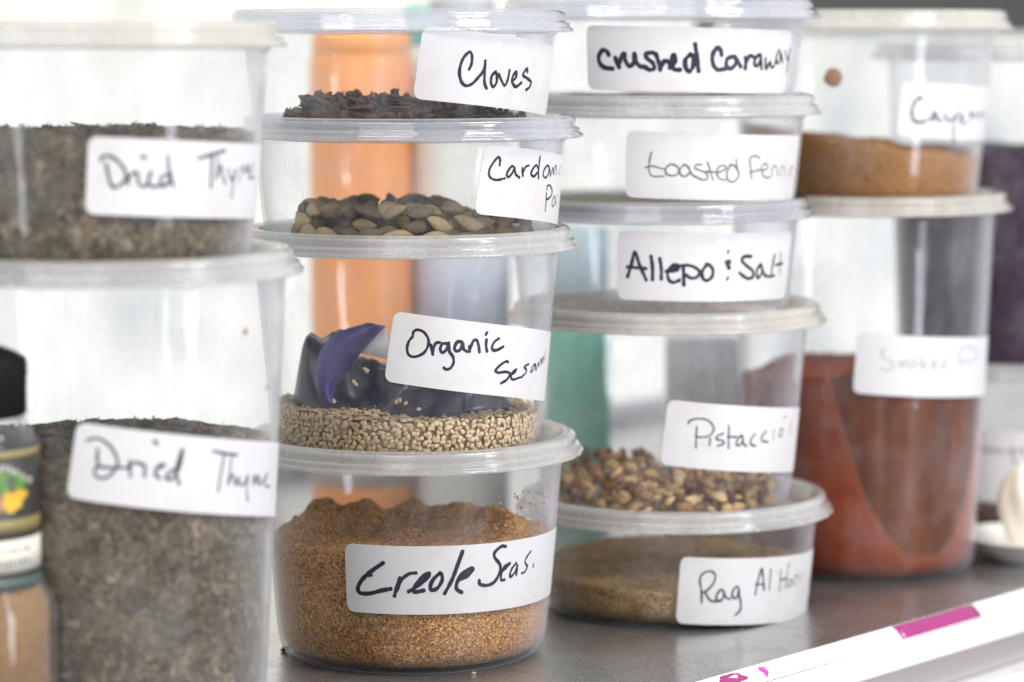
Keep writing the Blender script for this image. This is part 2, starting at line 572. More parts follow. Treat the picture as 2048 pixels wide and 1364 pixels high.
o = link("counter", mesh(*prism_along([(-900, -120), (900, -120), (900, -140), (-900, -140)], -900, 1500), smooth=False), simple('lower_counter_paint', (0.36, 0.31, 0.32), 0.5, var=0.12, nscale=8))
o["kind"] = "structure"; o["label"] = "mauve grey counter seen below the shelf edge"

# magenta stickers on the strip, following its curved upper band
M['magenta'] = simple('magenta_sticker', (0.33, 0.03, 0.17), 0.22, var=0.15, nscale=80, spec=0.6)
M['magenta_worn'] = simple('magenta_worn', (0.58, 0.06, 0.38), 0.4, var=0.3, nscale=300)
bandp = [(-0.9, 0.32), (-2.6, -0.6), (-4.6, -2.4), (-5.8, -4.1)]
def band_pt(t, k, off=0.12):
    i = min(int(k * 3), 2); f = k * 3 - i
    n = bandp[i][0] * (1 - f) + bandp[i + 1][0] * f
    z = bandp[i][1] * (1 - f) + bandp[i + 1][1] * f
    p = sh(t, n - off * 0.7, z + off * 0.7)
    return p
def t_of(px, py):
    p = on_z(px, py, -1)
    return (p - E0).dot(UE)
def band_patch(ts, ks, off=0.12, smooth=True):
    V, Fc = [], []
    for o_ in (off, 0.02):
        for t in ts:
            for k in ks:
                tt, kk = (t, k) if not callable(t) else t(k)
                V.append(band_pt(tt, kk, o_))
    m = len(ks); N = m * len(ts)
    for i in range(len(ts) - 1):
        for j in range(m - 1):
            a = i * m + j
            Fc.append((a, a + 1, a + m + 1, a + m))
            Fc.append((N + a, N + a + m, N + a + m + 1, N + a + 1))
    per = [(i * m, (i + 1) * m) for i in range(len(ts) - 1)] + [((len(ts) - 1) * m + j, (len(ts) - 1) * m + j + 1) for j in range(m - 1)] \
        + [((i + 1) * m + m - 1, i * m + m - 1) for i in range(len(ts) - 2, -1, -1)] + [(j + 1, j) for j in range(m - 2, -1, -1)]
    for p, q in per: Fc.append((p, q, N + q, N + p))
    return mesh(V, Fc, smooth=smooth)
ta, tb = t_of(1790, 1262), t_of(1948, 1216)
o = link("sticker", band_patch([ta + (tb - ta) * i / 10 for i in range(11)], [0.02 + 0.92 * j / 9 for j in range(10)]), M['magenta'])
tag(o, "long glossy magenta sticker on the white shelf strip", "sticker")
ta = t_of(1435, 1352)
V, Fc = [], []
def blob_patch(tc, kc, rt_, rk, seed, n=26):
    V = []
    for o_ in (0.13, 0.02):
        for i in range(n):
            a = 2 * math.pi * i / n
            q = 1 + 0.45 * noise.noise(Vector((math.cos(a) * 1.6, math.sin(a) * 1.6, seed)))
            V.append(band_pt(tc + rt_ * q * math.cos(a), min(.98, max(.02, kc + rk * q * math.sin(a))), o_))
    Fc = [tuple(range(n))] + [(i, n + i, n + (i + 1) % n, (i + 1) % n) for i in range(n)]
    return V, Fc
o = link("sticker", mesh(*blob_patch(t_of(1462, 1356), 0.45, 6.5, 0.34, 2.2), smooth=False), M['magenta'])
tag(o, "torn magenta sticker remnant at the near end of the white strip", "sticker")
o = link("sticker", mesh(*join([blob_patch(t_of(1530 + dx, 1340), kk, rr, rr / 6.5, 5 + dx) for dx, kk, rr in ((-8, .35, 1.1), (0, .5, 1.3), (7, .38, 0.9), (3, .66, 0.8), (14, .55, .5), (-4, .75, .5))]), smooth=False), M['magenta_worn'])
tag(o, "small scratched pink remnant between the two magenta stickers", "sticker")
# tiny faded print
def band_strokes(pts_list, wmm):
    V, Fc = [], []
    for pts in pts_list:
        q = catmull([(x, y) for x, y in pts], 4)
        b = len(V)
        for i, p in enumerate(q):
            A = q[max(0, i - 1)]; B = q[min(len(q) - 1, i + 1)]
            d = (B - A); d.normalize() if d.length > 1e-6 else None
            nn = Vector((-d.y, d.x)) * wmm
            for s in (-1, 1):
                V.append(band_pt(p.x + nn.x * s, p.y + nn.y * s / 7.0, 0.05))
        for i in range(len(q) - 1):
            Fc.append((b + 2 * i, b + 2 * i + 1, b + 2 * i + 3, b + 2 * i + 2))
    return V, Fc
t0 = t_of(1590, 1315)
ps = []
for i in range(5):
    x = t0 + i * 1.5
    ps += [[(x, .36), (x, .56)], [(x, .36), (x + .9, .40)], [(x, .55), (x + .9, .52)]]
o = link("printed_word", mesh(*band_strokes(ps, 0.09), smooth=False), simple('faded_red_print', (0.45, 0.12, 0.2), .6))
tag(o, "tiny faded red print on the white shelf strip", "print")

# back of the shelf: bright window, sill, dark panel
W0 = -400
def wl(t, n, z): return sh(t, 430 + n, z)
def wall_box(t0, t1, n0, n1, z0, z1):
    V = [wl(t, n, z) for z in (z0, z1) for n in (n0, n1) for t in (t0, t1)]
    Fc = [(0, 2, 3, 1), (4, 5, 7, 6), (0, 1, 5, 4), (2, 6, 7, 3), (0, 4, 6, 2), (1, 3, 7, 5)]
    return V, Fc
nt = NT('daylit_window_pane')
v = coords(nt)
c = ramp(nt, noise_n(nt, v, 8.0, 3, 0.55), [(0.30, (0.55, 0.60, 0.68)), (0.43, (0.80, 0.81, 0.74)), (0.55, (0.98, 0.97, 0.90)), (0.66, (0.86, 0.87, 0.80)), (0.78, (0.76, 0.79, 0.93))])
em = nt.n('ShaderNodeEmission'); em.inputs[1].default_value = 1.28
nt.l(c, em.inputs[0]); nt.l(em.outputs[0], nt.out.inputs[0])
M['pane'] = nt.m
o = link("window_pane", mesh(*wall_box(-700, 1400, 0, 4, 6, 520), smooth=False), M['pane'])
o["kind"] = "structure"; o["label"] = "bright daylit window pane behind the shelf"
o = link("window_sill", mesh(*wall_box(-700, 1400, -14, 10, 0.5, 9), smooth=False), simple('sill_grey', (0.42, 0.42, 0.43), .5))
o["kind"] = "structure"; o["label"] = "grey window sill at the back of the shelf"
o = link("wall", mesh(*wall_box(480, 1500, -30, -6, 213, 520), smooth=False), simple('dark_panel', (0.075, 0.075, 0.07), .6))
o["kind"] = "structure"; o["label"] = "dark wall panel above the window at upper right"

# ================================================================== STACKS
def X_of_right(px, Y, z, r=58.5):
    # x of the centre so that the silhouette at right falls on column px
    d = ray(px, 682 + F * math.tan(math.atan((CAM_H - z) / Y) - PITCH))
    return Y * d.x / d.y - r
H8, H16, H32 = 43.5, 76.2, 148.5
REC = 6.0
Y1, Y2, Y3, Y4, Y5 = 850, 985, 1064, 1148, 1240

def stack(Y, items):
    z = 0
    out = []
    for (rx, H, label_, bm, lm, rot) in items:
        X = X_of_right(rx, Y, z + H)
        out.append(container(label_, X, Y, z, H, M[bm], M[lm], rot=rot))
        z += H - REC
    return out
S1 = stack(Y1, [
    (605, H32, "tall foreground container of dried thyme, lower of the two, label reading Dried Thyme", 'body_milky', 'lid_white', 0.3),
    (570, 72.0, "shorter foreground container of dried thyme on top of the tall one", 'body_milky', 'lid_cream', 1.1)])
S2 = stack(Y2, [
    (1165, H16, "container of orange brown seasoning labelled Creole Seas., bottom of its stack", 'body_creole', 'lid_white', 0.2),
    (1156, H16, "container labelled Organic Sesame holding pale seeds and a dark bag", 'body', 'lid_white', 2.0),
    (1165, H8, "shallow container labelled Cardamom Pods holding green brown pods", 'body', 'lid_clear', 0.9),
    (1145, 41.2, "shallow container labelled Cloves, top of its stack", 'body', 'lid_clear', 1.5)])
S3 = stack(Y3, [
    (1664, H8, "shallow container labelled Rag Al Hanout, bottom of its stack on the shelf", 'body', 'lid_white', 0.5),
    (1651, H16, "deeper container labelled Pistaccio's with chopped nuts at the bottom", 'body', 'lid_cream', 1.3),
    (1628, 44.8, "shallow container labelled Allepo and Salt in thick black marker", 'body', 'lid_clear', 2.1),
    (1640, 43.2, "shallow pale container labelled toasted fennel in thin grey pen", 'body_milky', 'lid_white', 0.1),
    (1638, 40.3, "shallow container labelled crushed Caraway in thick black marker", 'body', 'lid_clear', 1.9)])
S4 = stack(Y4, [
    (2022, H32 + 1.5, "tall container of red brown smoked paprika, lower of the rear pair", 'body', 'lid_cream', 0.7),
    (2022, 76.6, "container labelled Cayenne half full of orange powder, upper of the rear pair", 'body_milky', 'lid_cream', 1.2)])
S5 = []
X5 = 212
S5.append(container("rear container behind the garlic, half out of the right edge of the photo", X5, Y5, 0, H16, M['body_milky'], M['lid_white'], rot=.4))
S5.append(container("rear container of very dark purple spice at the right edge", X5, Y5, H16 - REC, 138.0, M['body'], M['lid_white'], rot=.8))

# ------------------------------------------------------------------ labels
label(S1[1], (177, 272), (170, 428), (316, 434), 84, (160, 260, 5.12), [
    (30, [(215, 310), (225, 275), (290, 265), (380, 310), (450, 400), (475, 480), (430, 550), (350, 590), (310, 540), (285, 440), (265, 340)]),
    (28, [(470, 480), (500, 555)]),
    (28, [(490, 500), (560, 430), (588, 450), (598, 540), (640, 580), (690, 550), (725, 430)]),
    (28, [(715, 440), (700, 540), (740, 580), (800, 572), (850, 575), (900, 530)]),
    (28, [(930, 470), (860, 460), (820, 520), (850, 575), (910, 540), (930, 450)]),
    (28, [(900, 270), (905, 360), (925, 480), (955, 572)]),
    (34, [(640, 272), (665, 284)]),
    (28, [(1215, 290), (1350, 250), (1480, 210)]),
    (26, [(1350, 260), (1345, 420), (1335, 590)]),
    (18, [(1410, 260), (1402, 400), (1388, 510)]),
    (24, [(1410, 470), (1440, 360), (1455, 440), (1485, 550)]),
    (22, [(1515, 400), (1530, 470), (1555, 510), (1590, 400)]),
    (20, [(1590, 410), (1565, 550), (1548, 700)]),
    (18, [(1625, 540), (1635, 430), (1662, 370), (1680, 450), (1702, 360), (1720, 430), (1730, 350), (1728, 490)]),
    (18, [(1775, 330), (1755, 430), (1735, 495), (1782, 480)])], M['ink'])
label(S1[0], (151, 843), (136, 995), (345, 1022), 92, (130, 830, 4.6545), [
    (24, [(205, 235), (290, 215), (380, 255), (450, 330), (490, 430), (470, 500), (420, 560), (350, 590), (290, 570), (275, 520), (310, 480), (400, 490), (500, 490), (580, 490)]),
    (24, [(305, 320), (300, 400), (310, 480)]),
    (24, [(600, 430), (605, 500), (607, 575)]),
    (24, [(590, 500), (640, 440), (720, 460), (745, 480)]),
    (24, [(745, 470), (740, 575)]),
    (28, [(832, 242), (855, 268)]),
    (26, [(850, 500), (920, 470), (895, 460), (850, 500), (842, 555), (880, 588)]),
    (26, [(1040, 500), (980, 530), (940, 580), (980, 602), (1040, 540), (1080, 420), (1095, 320)]),
    (24, [(1090, 320), (1050, 440), (1035, 540), (1062, 645)]),
    (24, [(1380, 335), (1490, 360), (1600, 370)]),
    (20, [(1480, 370), (1450, 540), (1425, 710)]),
    (16, [(1550, 375), (1530, 540), (1515, 650)]),
    (20, [(1520, 640), (1555, 550), (1575, 600), (1590, 655), (1615, 580), (1630, 650), (1665, 640), (1700, 560)]),
    (18, [(1700, 560), (1688, 690), (1700, 800)]),
    (20, [(1745, 650), (1760, 560), (1780, 640), (1800, 560), (1815, 650), (1850, 600), (1882, 540), (1860, 600), (1865, 660), (1900, 665)])], M['ink'])
def clove_r(z, th):
    k = min(1, max(0, (z - 8) / 30.0))
    f = min(1, max(0, th / 1.25))
    base = wall_r(z, 41.2)
    return base + (7.4 * (1 - f) ** 1.3 + 0.2) * k ** 1.1
label(S2[3], (847, 52), (824, 197), (1023, 219), 67, (820, 50, 6.4), [
    (38, [(760, 565), (790, 500), (798, 400), (770, 345), (700, 400), (650, 500), (632, 620), (660, 730), (720, 778), (800, 750), (880, 670), (940, 600), (970, 520), (975, 460)]),
    (38, [(975, 460), (965, 600), (960, 740), (985, 810)]),
    (38, [(1110, 600), (1060, 650), (1045, 740), (1075, 792), (1120, 730), (1125, 640), (1110, 600)]),
    (36, [(1150, 630), (1190, 720), (1225, 775), (1270, 700), (1300, 580)]),
    (38, [(1330, 720), (1380, 670), (1390, 600), (1350, 640), (1325, 720), (1370, 790), (1450, 740)]),
    (36, [(1545, 600), (1535, 560), (1480, 640), (1530, 680), (1580, 730), (1550, 800), (1505, 830)])], M['ink'], rfun=clove_r)
label(S2[2], (974, 288), (944, 427), (1030, 436), 74, (930, 280, 8.527), [
    (42, [(590, 430), (595, 340), (570, 290), (500, 360), (430, 470), (405, 570), (440, 650), (540, 682), (675, 655)]),
    (44, [(845, 480), (800, 445), (730, 530), (710, 600), (740, 632), (800, 570), (840, 490), (860, 580), (925, 640)]),
    (42, [(975, 480), (975, 540), (985, 610)]), (38, [(985, 560), (1030, 460), (1085, 435)]),
    (42, [(1245, 480), (1210, 430), (1150, 500), (1125, 580), (1170, 620), (1230, 560)]),
    (40, [(1275, 290), (1260, 420), (1250, 540), (1250, 655)]),
    (38, [(1400, 430), (1345, 510), (1330, 600), (1370, 642), (1420, 570), (1430, 470), (1400, 430)]),
    (30, [(1430, 450), (1445, 540), (1450, 620)]),
    (26, [(1460, 600), (1495, 470), (1505, 590), (1525, 480), (1550, 440), (1550, 590)]),
    (20, [(1630, 435), (1606, 500), (1600, 570), (1612, 590)]),
    (34, [(1385, 900), (1380, 1050), (1365, 1205)]),
    (36, [(1395, 840), (1400, 785), (1440, 770), (1480, 850), (1470, 940), (1420, 1000), (1390, 1010)]),
    (26, [(1525, 950), (1490, 1020), (1480, 1110), (1500, 1130), (1535, 1050), (1530, 960), (1550, 1100)]),
    (18, [(1572, 940), (1566, 965)])], M['ink'])
label(S2[1], (789, 622), (768, 762), (883, 779), 82, (760, 610, 5.689), [
    (30, [(370, 360), (325, 420), (308, 500), (330, 570), (400, 588), (490, 550), (545, 470), (550, 390), (500, 310), (430, 282), (385, 300), (375, 330)]),
    (32, [(580, 455), (590, 510), (600, 562)]), (30, [(598, 540), (630, 440), (680, 425)]),
    (32, [(760, 440), (710, 440), (685, 500), (710, 542), (760, 500), (780, 430)]),
    (32, [(780, 440), (790, 530), (830, 590), (835, 660), (800, 718), (750, 733), (727, 715)]),
    (34, [(930, 420), (880, 420), (848, 480), (862, 522), (910, 510), (940, 440), (950, 500), (990, 530)]),
    (30, [(1015, 470), (1020, 530)]), (32, [(1020, 510), (1060, 410), (1100, 402), (1120, 460), (1130, 535)]),
    (34, [(1210, 395), (1205, 460), (1215, 525)]), (34, [(1215, 316), (1205, 334)]),
    (32, [(1350, 382), (1300, 420), (1272, 480), (1290, 515), (1340, 508), (1400, 475)]),
    (30, [(1455, 650), (1430, 642), (1360, 690), (1312, 748), (1350, 770), (1430, 760), (1475, 785), (1440, 850), (1375, 890)]),
    (26, [(1475, 800), (1530, 770), (1550, 730), (1500, 770), (1490, 830), (1520, 848), (1570, 830), (1610, 820)]),
    (24, [(1690, 670), (1640, 705), (1665, 740), (1650, 780), (1600, 825)]),
    (20, [(1755, 670), (1720, 720), (1715, 765), (1745, 730), (1765, 670), (1770, 740)]),
    (16, [(1775, 740), (1800, 650), (1805, 700), (1830, 610), (1835, 670), (1852, 590), (1858, 650)]),
    (12, [(1880, 520), (1868, 580), (1870, 620)])], M['ink'])
label(S2[0], (691, 1086), (693, 1222), (873, 1229), 96, (680, 1010, 4.6545), [
    (38, [(400, 540), (300, 610), (210, 690), (168, 770), (190, 818), (280, 822), (380, 797), (470, 780)]),
    (16, [(270, 665), (300, 655)]),
    (34, [(560, 680), (530, 760), (508, 845)]), (32, [(525, 800), (570, 700), (640, 642), (705, 632)]),
    (34, [(640, 805), (740, 740), (820, 670), (828, 635), (770, 670), (700, 750), (690, 808), (780, 795)]),
    (34, [(930, 632), (870, 690), (842, 750), (852, 792), (910, 770), (950, 700), (945, 645), (930, 632)]),
    (34, [(1140, 432), (1090, 570), (1040, 700), (975, 822)]),
    (36, [(1100, 700), (1180, 660), (1235, 600), (1210, 592), (1130, 650), (1090, 720), (1085, 780), (1130, 812)]),
    (30, [(1540, 385), (1500, 385), (1440, 440), (1440, 490), (1490, 560), (1480, 640), (1430, 720), (1360, 748), (1300, 735), (1295, 702)]),
    (26, [(1480, 640), (1550, 580), (1580, 542), (1530, 570), (1500, 640), (1500, 698), (1530, 695)]),
    (24, [(1640, 540), (1600, 590), (1580, 650), (1590, 668), (1630, 620), (1650, 560), (1640, 650)]),
    (20, [(1775, 430), (1740, 480), (1720, 530), (1740, 570), (1720, 620), (1690, 635)]),
    (20, [(1800, 552), (1797, 574)])], M['ink'])
label(S3[4], (1173.5, 50), (1175.7, 179), (1463, 186), 84, (1160, 30, 4.452), [
    (38, [(255, 355), (240, 325), (200, 315), (168, 370), (178, 430), (220, 468), (290, 478)]),
    (36, [(315, 380), (330, 430), (350, 465)]),
    (36, [(345, 440), (370, 370), (395, 345), (402, 400), (440, 456), (480, 420), (485, 345), (500, 420), (540, 458), (590, 465)]),
    (36, [(650, 335), (592, 342), (592, 380), (650, 430), (660, 475), (620, 488), (570, 460)]),
    (34, [(675, 345), (700, 420), (715, 488)]), (34, [(715, 470), (750, 412), (790, 422), (800, 470)]),
    (36, [(800, 470), (850, 410), (835, 355), (815, 400), (835, 480), (890, 488)]),
    (38, [(980, 352), (937, 400), (942, 470), (975, 502), (1008, 450), (1008, 372), (980, 352)]),
    (38, [(1025, 262), (1040, 370), (1055, 498)]),
    (38, [(1260, 355), (1250, 312), (1220, 294), (1182, 350), (1182, 430), (1222, 486), (1290, 480)]),
    (36, [(1360, 370), (1312, 390), (1302, 450), (1340, 478), (1388, 430), (1380, 372), (1430, 460)]),
    (34, [(1470, 380), (1475, 430), (1470, 478)]), (34, [(1475, 430), (1510, 364), (1560, 382)]),
    (30, [(1600, 352), (1562, 382), (1552, 440), (1580, 450), (1608, 390), (1605, 355), (1615, 478)]),
    (26, [(1650, 390), (1655, 478), (1690, 420), (1700, 462), (1722, 460), (1745, 400)]),
    (22, [(1770, 312), (1747, 370), (1757, 430), (1780, 400), (1784, 332), (1800, 420)]),
    (16, [(1825, 320), (1845, 400), (1868, 300)]), (16, [(1868, 300), (1850, 420), (1838, 508)])], M['ink'])
label(S3[3], (1254, 261), (1250, 394), (1455, 401), 78, (1240, 250, 5.12), [
    (15, [(322, 280), (300, 380), (300, 480), (340, 525), (450, 525)]), (15, [(260, 435), (330, 420), (400, 440), (460, 455)]),
    (17, [(520, 400), (470, 440), (475, 500), (540, 520), (600, 490), (590, 430), (530, 400)]),
    (17, [(700, 440), (660, 405), (612, 460), (622, 510), (670, 525), (715, 480), (700, 430), (740, 510), (800, 540)]),
    (16, [(835, 405), (780, 410), (765, 440), (830, 470), (890, 500), (890, 550), (840, 560), (780, 530)]),
    (15, [(895, 380), (920, 460), (950, 560)]), (15, [(880, 475), (1000, 485)]),
    (15, [(1000, 490), (1080, 450), (1070, 415), (1010, 430), (990, 490), (1020, 550), (1080, 565)]),
    (17, [(1120, 412), (1160, 410), (1205, 465), (1215, 510), (1190, 560), (1140, 585), (1098, 550), (1095, 480), (1125, 420)]),
    (15, [(1187, 350), (1198, 430), (1215, 500)]),
    (15, [(1430, 340), (1380, 315), (1330, 345), (1335, 430), (1345, 550)]), (15, [(1330, 485), (1450, 455)]),
    (14, [(1450, 470), (1510, 440), (1490, 395), (1450, 430), (1460, 510), (1500, 540), (1540, 530)]),
    (12, [(1555, 520), (1560, 430), (1600, 430), (1615, 520)]), (10, [(1640, 520), (1650, 430), (1680, 440), (1690, 520)]),
    (9, [(1740, 480), (1770, 440), (1745, 435), (1730, 500), (1760, 515)])], M['ink_grey'])
label(S3[2], (1238.6, 461), (1232.7, 598), (1435, 603), 76, (1220, 450, 5.12), [
    (34, [(180, 530), (220, 400), (255, 278), (300, 400), (370, 562)]), (32, [(178, 430), (368, 445)]),
    (34, [(420, 320), (435, 430), (435, 560)]), (34, [(510, 345), (525, 450), (525, 552)]),
    (34, [(575, 475), (690, 460), (690, 412), (640, 415), (592, 480), (602, 560), (650, 588), (710, 565)]), (34, [(600, 460), (680, 435)]),
    (34, [(750, 430), (755, 520), (755, 615)]), (32, [(710, 420), (800, 412), (880, 440), (918, 490), (880, 538), (820, 540), (780, 510)]),
    (34, [(990, 402), (947, 470), (947, 540), (990, 568), (1043, 530), (1052, 460), (1020, 412), (985, 402)]),
    (22, [(1210, 264), (1208, 284)]), (42, [(1192, 382), (1222, 375), (1205, 405), (1218, 440)]), (26, [(1205, 540), (1200, 558)]),
    (32, [(1445, 322), (1380, 322), (1347, 360), (1400, 420), (1460, 470), (1460, 530), (1410, 548), (1360, 520), (1327, 492)]),
    (28, [(1540, 402), (1502, 460), (1502, 520), (1520, 542), (1555, 480), (1545, 405), (1580, 510), (1640, 530)]),
    (24, [(1685, 302), (1665, 400), (1650, 510), (1680, 520)]), (14, [(1745, 280), (1740, 400), (1735, 500)]), (24, [(1690, 410), (1765, 392)])], M['ink'])
label(S3[1], (1337, 799), (1320, 929), (1443, 941), 76, (1310, 780, 6.4), [
    (20, [(425, 430), (450, 390), (550, 367), (660, 382), (730, 440), (750, 510), (700, 580), (620, 603), (520, 600)]), (20, [(535, 470), (525, 600), (525, 740)]),
    (20, [(705, 620), (695, 710)]), (24, [(870, 555), (800, 590), (788, 630), (868, 652), (870, 690), (800, 715)]),
    (20, [(945, 460), (940, 600), (940, 750)]), (22, [(930, 600), (1040, 600)]),
    (24, [(1110, 580), (1060, 620), (1042, 700), (1080, 708), (1120, 650), (1115, 590), (1130, 690), (1170, 715)]),
    (24, [(1275, 565), (1232, 620), (1222, 690), (1280, 718)]), (24, [(1415, 530), (1367, 590), (1372, 650), (1440, 663)]),
    (14, [(1520, 510), (1510, 640)]), (18, [(1610, 490), (1590, 540), (1590, 592), (1625, 570), (1635, 510), (1610, 490)]),
    (20, [(1655, 342), (1670, 350)]), (12, [(1740, 400), (1728, 470), (1735, 520), (1715, 560)])], M['ink_soft'])
label(S3[0], (1362, 1113), (1351, 1246), (1443, 1250), 80, (1340, 1060, 6.82), [
    (26, [(430, 990), (430, 850), (410, 730), (415, 640), (470, 580), (550, 562), (610, 600), (610, 680), (560, 770), (480, 840), (440, 850)]),
    (26, [(470, 840), (540, 950), (620, 978), (690, 960)]),
    (28, [(730, 830), (690, 812), (640, 880), (632, 950), (690, 968), (730, 900), (730, 840), (760, 920), (820, 940)]),
    (28, [(930, 790), (900, 772), (852, 840), (852, 910), (900, 928), (930, 860), (935, 790), (945, 900), (965, 1010), (950, 1100), (890, 1158)]),
    (26, [(1160, 880), (1200, 680), (1250, 525), (1265, 640), (1280, 820)]), (22, [(1165, 740), (1285, 740)]),
    (20, [(1375, 535), (1350, 820)]),
    (16, [(1510, 540), (1500, 700), (1490, 840)]), (15, [(1620, 450), (1590, 620), (1560, 800)]), (22, [(1500, 680), (1600, 660)]),
    (18, [(1640, 670), (1600, 720), (1610, 780), (1650, 730), (1655, 670), (1670, 750)]),
    (16, [(1700, 740), (1700, 640), (1740, 620), (1750, 690)]), (13, [(1780, 680), (1790, 600), (1815, 575)])], M['ink_soft'])
label(S4[1], (1804, 163), (1791, 273), (1937, 280), 74, (1780, 150, 7.642), [
    (34, [(475, 370), (460, 342), (390, 400), (345, 500), (332, 620), (380, 710), (480, 720), (560, 690)]),
    (32, [(680, 560), (630, 630), (622, 690), (680, 660), (700, 590), (730, 690), (790, 690)]),
    (30, [(830, 600), (870, 690), (930, 690), (1010, 620)]), (28, [(1060, 560), (1000, 650), (972, 760), (970, 900), (970, 1030)]),
    (26, [(1080, 690), (1120, 640), (1090, 610), (1070, 690), (1110, 740), (1170, 720)]),
    (26, [(1220, 690), (1230, 560), (1270, 650), (1320, 570), (1340, 680)]), (24, [(1370, 670), (1400, 560), (1440, 650)])], M['ink_soft'])
label(S4[0], (1714.6, 665), (1706, 786), (1832, 794), 82, (1700, 640, 6.827), [
    (14, [(480, 400), (430, 430), (440, 500), (540, 560), (590, 620), (520, 690), (420, 660)]),
    (14, [(650, 640), (700, 560), (720, 640), (770, 540), (800, 650)]), (14, [(870, 540), (832, 600), (860, 658), (908, 600), (870, 540)]),
    (14, [(960, 480), (980, 660)]), (14, [(1060, 560), (985, 610), (1060, 670)]),
    (14, [(1120, 620), (1180, 590), (1150, 550), (1112, 620), (1180, 670)]), (14, [(1290, 560), (1242, 620), (1290, 658), (1320, 560), (1350, 480)]),
    (14, [(1480, 450), (1500, 640)]), (14, [(1480, 450), (1560, 362), (1690, 400), (1730, 480), (1640, 565), (1500, 570)])], M['ink_faint'])
label(S5[0], (1935, 858), (1935, 1000), (2020, 1006), 80, (1900, 700, 2.966), [
    (8, [(165, 600), (195, 575), (215, 610), (240, 580), (262, 610), (290, 590), (320, 612)]),
    (8, [(345, 610), (375, 585), (372, 640), (400, 690)]), (8, [(395, 610), (430, 585), (442, 620)])], M['ink_soft'])

# ------------------------------------------------------------------ contents
th_st = [(0.0, (0.018, 0.016, 0.009)), (0.35, (0.075, 0.060, 0.036)), (0.65, (0.155, 0.122, 0.076)), (0.88, (0.21, 0.18, 0.125)), (1.0, (0.40, 0.33, 0.22))]
def thyme_mat():
    nt = NT('dried_thyme')
    v = coords(nt)
    wob = nt.n('ShaderNodeTexNoise'); wob.inputs['Scale'].default_value = 160
    nt.l(v, wob.inputs['Vector'])
    add = nt.n('ShaderNodeVectorMath'); add.operation = 'MULTIPLY_ADD'
    nt.l(wob.outputs['Color'], add.inputs[0]); add.inputs[1].default_value = (.014, .014, .014); nt.l(v, add.inputs[2])
    cols = []
    for rot, s in (((0, .6, .4), (1, 1, 3.2)), ((.7, -.5, 1.1), (3.0, 1, 1))):
        mp = nt.n('ShaderNodeMapping'); mp.inputs['Rotation'].default_value = rot; mp.inputs['Scale'].default_value = s
        nt.l(add.outputs[0], mp.inputs['Vector'])
        vo = nt.n('ShaderNodeTexVoronoi'); vo.inputs['Scale'].default_value = 620
        nt.l(mp.outputs[0], vo.inputs['Vector'])
        sx = nt.n('ShaderNodeSeparateColor'); nt.l(vo.outputs['Color'], sx.inputs[0])
        cols.append(ramp(nt, sx.outputs[1], th_st))
    sel = ramp(nt, noise_n(nt, v, 700, 2), [(0.45, 0.0), (0.55, 1.0)])
    c = mixc(nt, sel, cols[0], cols[1])
    b = ramp(nt, noise_n(nt, v, 60, 4, .7), [(0.3, (0.65, 0.65, 0.63)), (0.7, (1.5, 1.42, 1.28))])
    c = mixc(nt, 1.0, c, b, 'MULTIPLY')
    p = nt.n('ShaderNodeBsdfPrincipled'); nt.l(c, p.inputs['Base Color']); p.inputs['Roughness'].default_value = .9
    p.inputs['Specular IOR Level'].default_value = .15
    nt.l(bump(nt, vo.outputs['Distance'], .8, .0008), p.inputs['Normal'])
    nt.l(p.outputs[0], nt.out.inputs[0])
    return nt.m
M['thyme'] = thyme_mat()
M['thyme_leaf'] = speckle('thyme_leaf', th_st, scale=260)
def slivers(c, ztop, n, size=(2.2, 4.6), wall=0.5):
    V, Fc = [], []
    for i in range(n):
        if random.random() < wall:
            a = random.uniform(-math.pi, 0) if random.random() < .9 else random.uniform(0, math.pi)
            z = random.uniform(6, ztop(0, -40) - .5)
            r = wall_r(z, c.H) - 1.75
            p = Vector((r * math.cos(a), r * math.sin(a), z))
            tang = Vector((-math.sin(a), math.cos(a), 0))
            d = (tang * random.uniform(-1, 1) + Vector((0, 0, random.uniform(-1, 1)))).normalized()
            nn = Vector((math.cos(a), math.sin(a), 0))
            L = random.uniform(*size) * .8
        else:
            a = random.uniform(-math.pi, math.pi)
            r = (wall_r(40, c.H) - 5) * math.sqrt(random.random())
            p = Vector((r * math.cos(a), r * math.sin(a), 0)); p.z = ztop(p.x, p.y) + random.uniform(-.2, .7)
            d = Vector((random.gauss(0, 1), random.gauss(0, 1), abs(random.gauss(0, .35)))).normalized()
            nn = d.orthogonal().normalized()
            L = random.uniform(*size)
        wv = d.cross(nn).normalized() * random.uniform(.22, .5)
        th = nn * .12
        b = len(V)
        for q in (p - d * L / 2, p + d * L / 2): V += [tuple(q - th * .3), tuple(q + th * .3)]
        for s in (-1, 1): V += [tuple(p + wv * s - th), tuple(p + wv * s + th)]
        # ends b..b+3, sides b+4..b+7
        Fc += [(b, b + 4, b + 2, b + 6), (b + 1, b + 7, b + 3, b + 5), (b, b + 1, b + 5, b + 4), (b + 4, b + 5, b + 3, b + 2), (b + 2, b + 3, b + 7, b + 6), (b + 6, b + 7, b + 1, b)]
    return V, Fc
def thyme(c, zf, label_, n):
    zt = lambda x, y: zf + 1.6 * nz(x, y, .06, 3) + 1.0 * nz(x, y, .25, 8) + .6 * nz(x, y, .9, 1)
    o = fill("dried_thyme", c, zt, M['thyme'], label_, "dried herb", gap=.8)
    me = o.data
    V, Fc = slivers(c, zt, n)
    bm = bmesh.new(); bm.from_mesh(me)
    m2 = mesh(V, Fc, smooth=False); 
    for p in m2.polygons: p.material_index = 1
    bm.from_mesh(m2); bm.to_mesh(me); bm.free()
    me.materials.append(M['thyme_leaf'])
thyme(S1[0], 91, "grey green dried thyme filling the lower part of the tall foreground container", 5200)
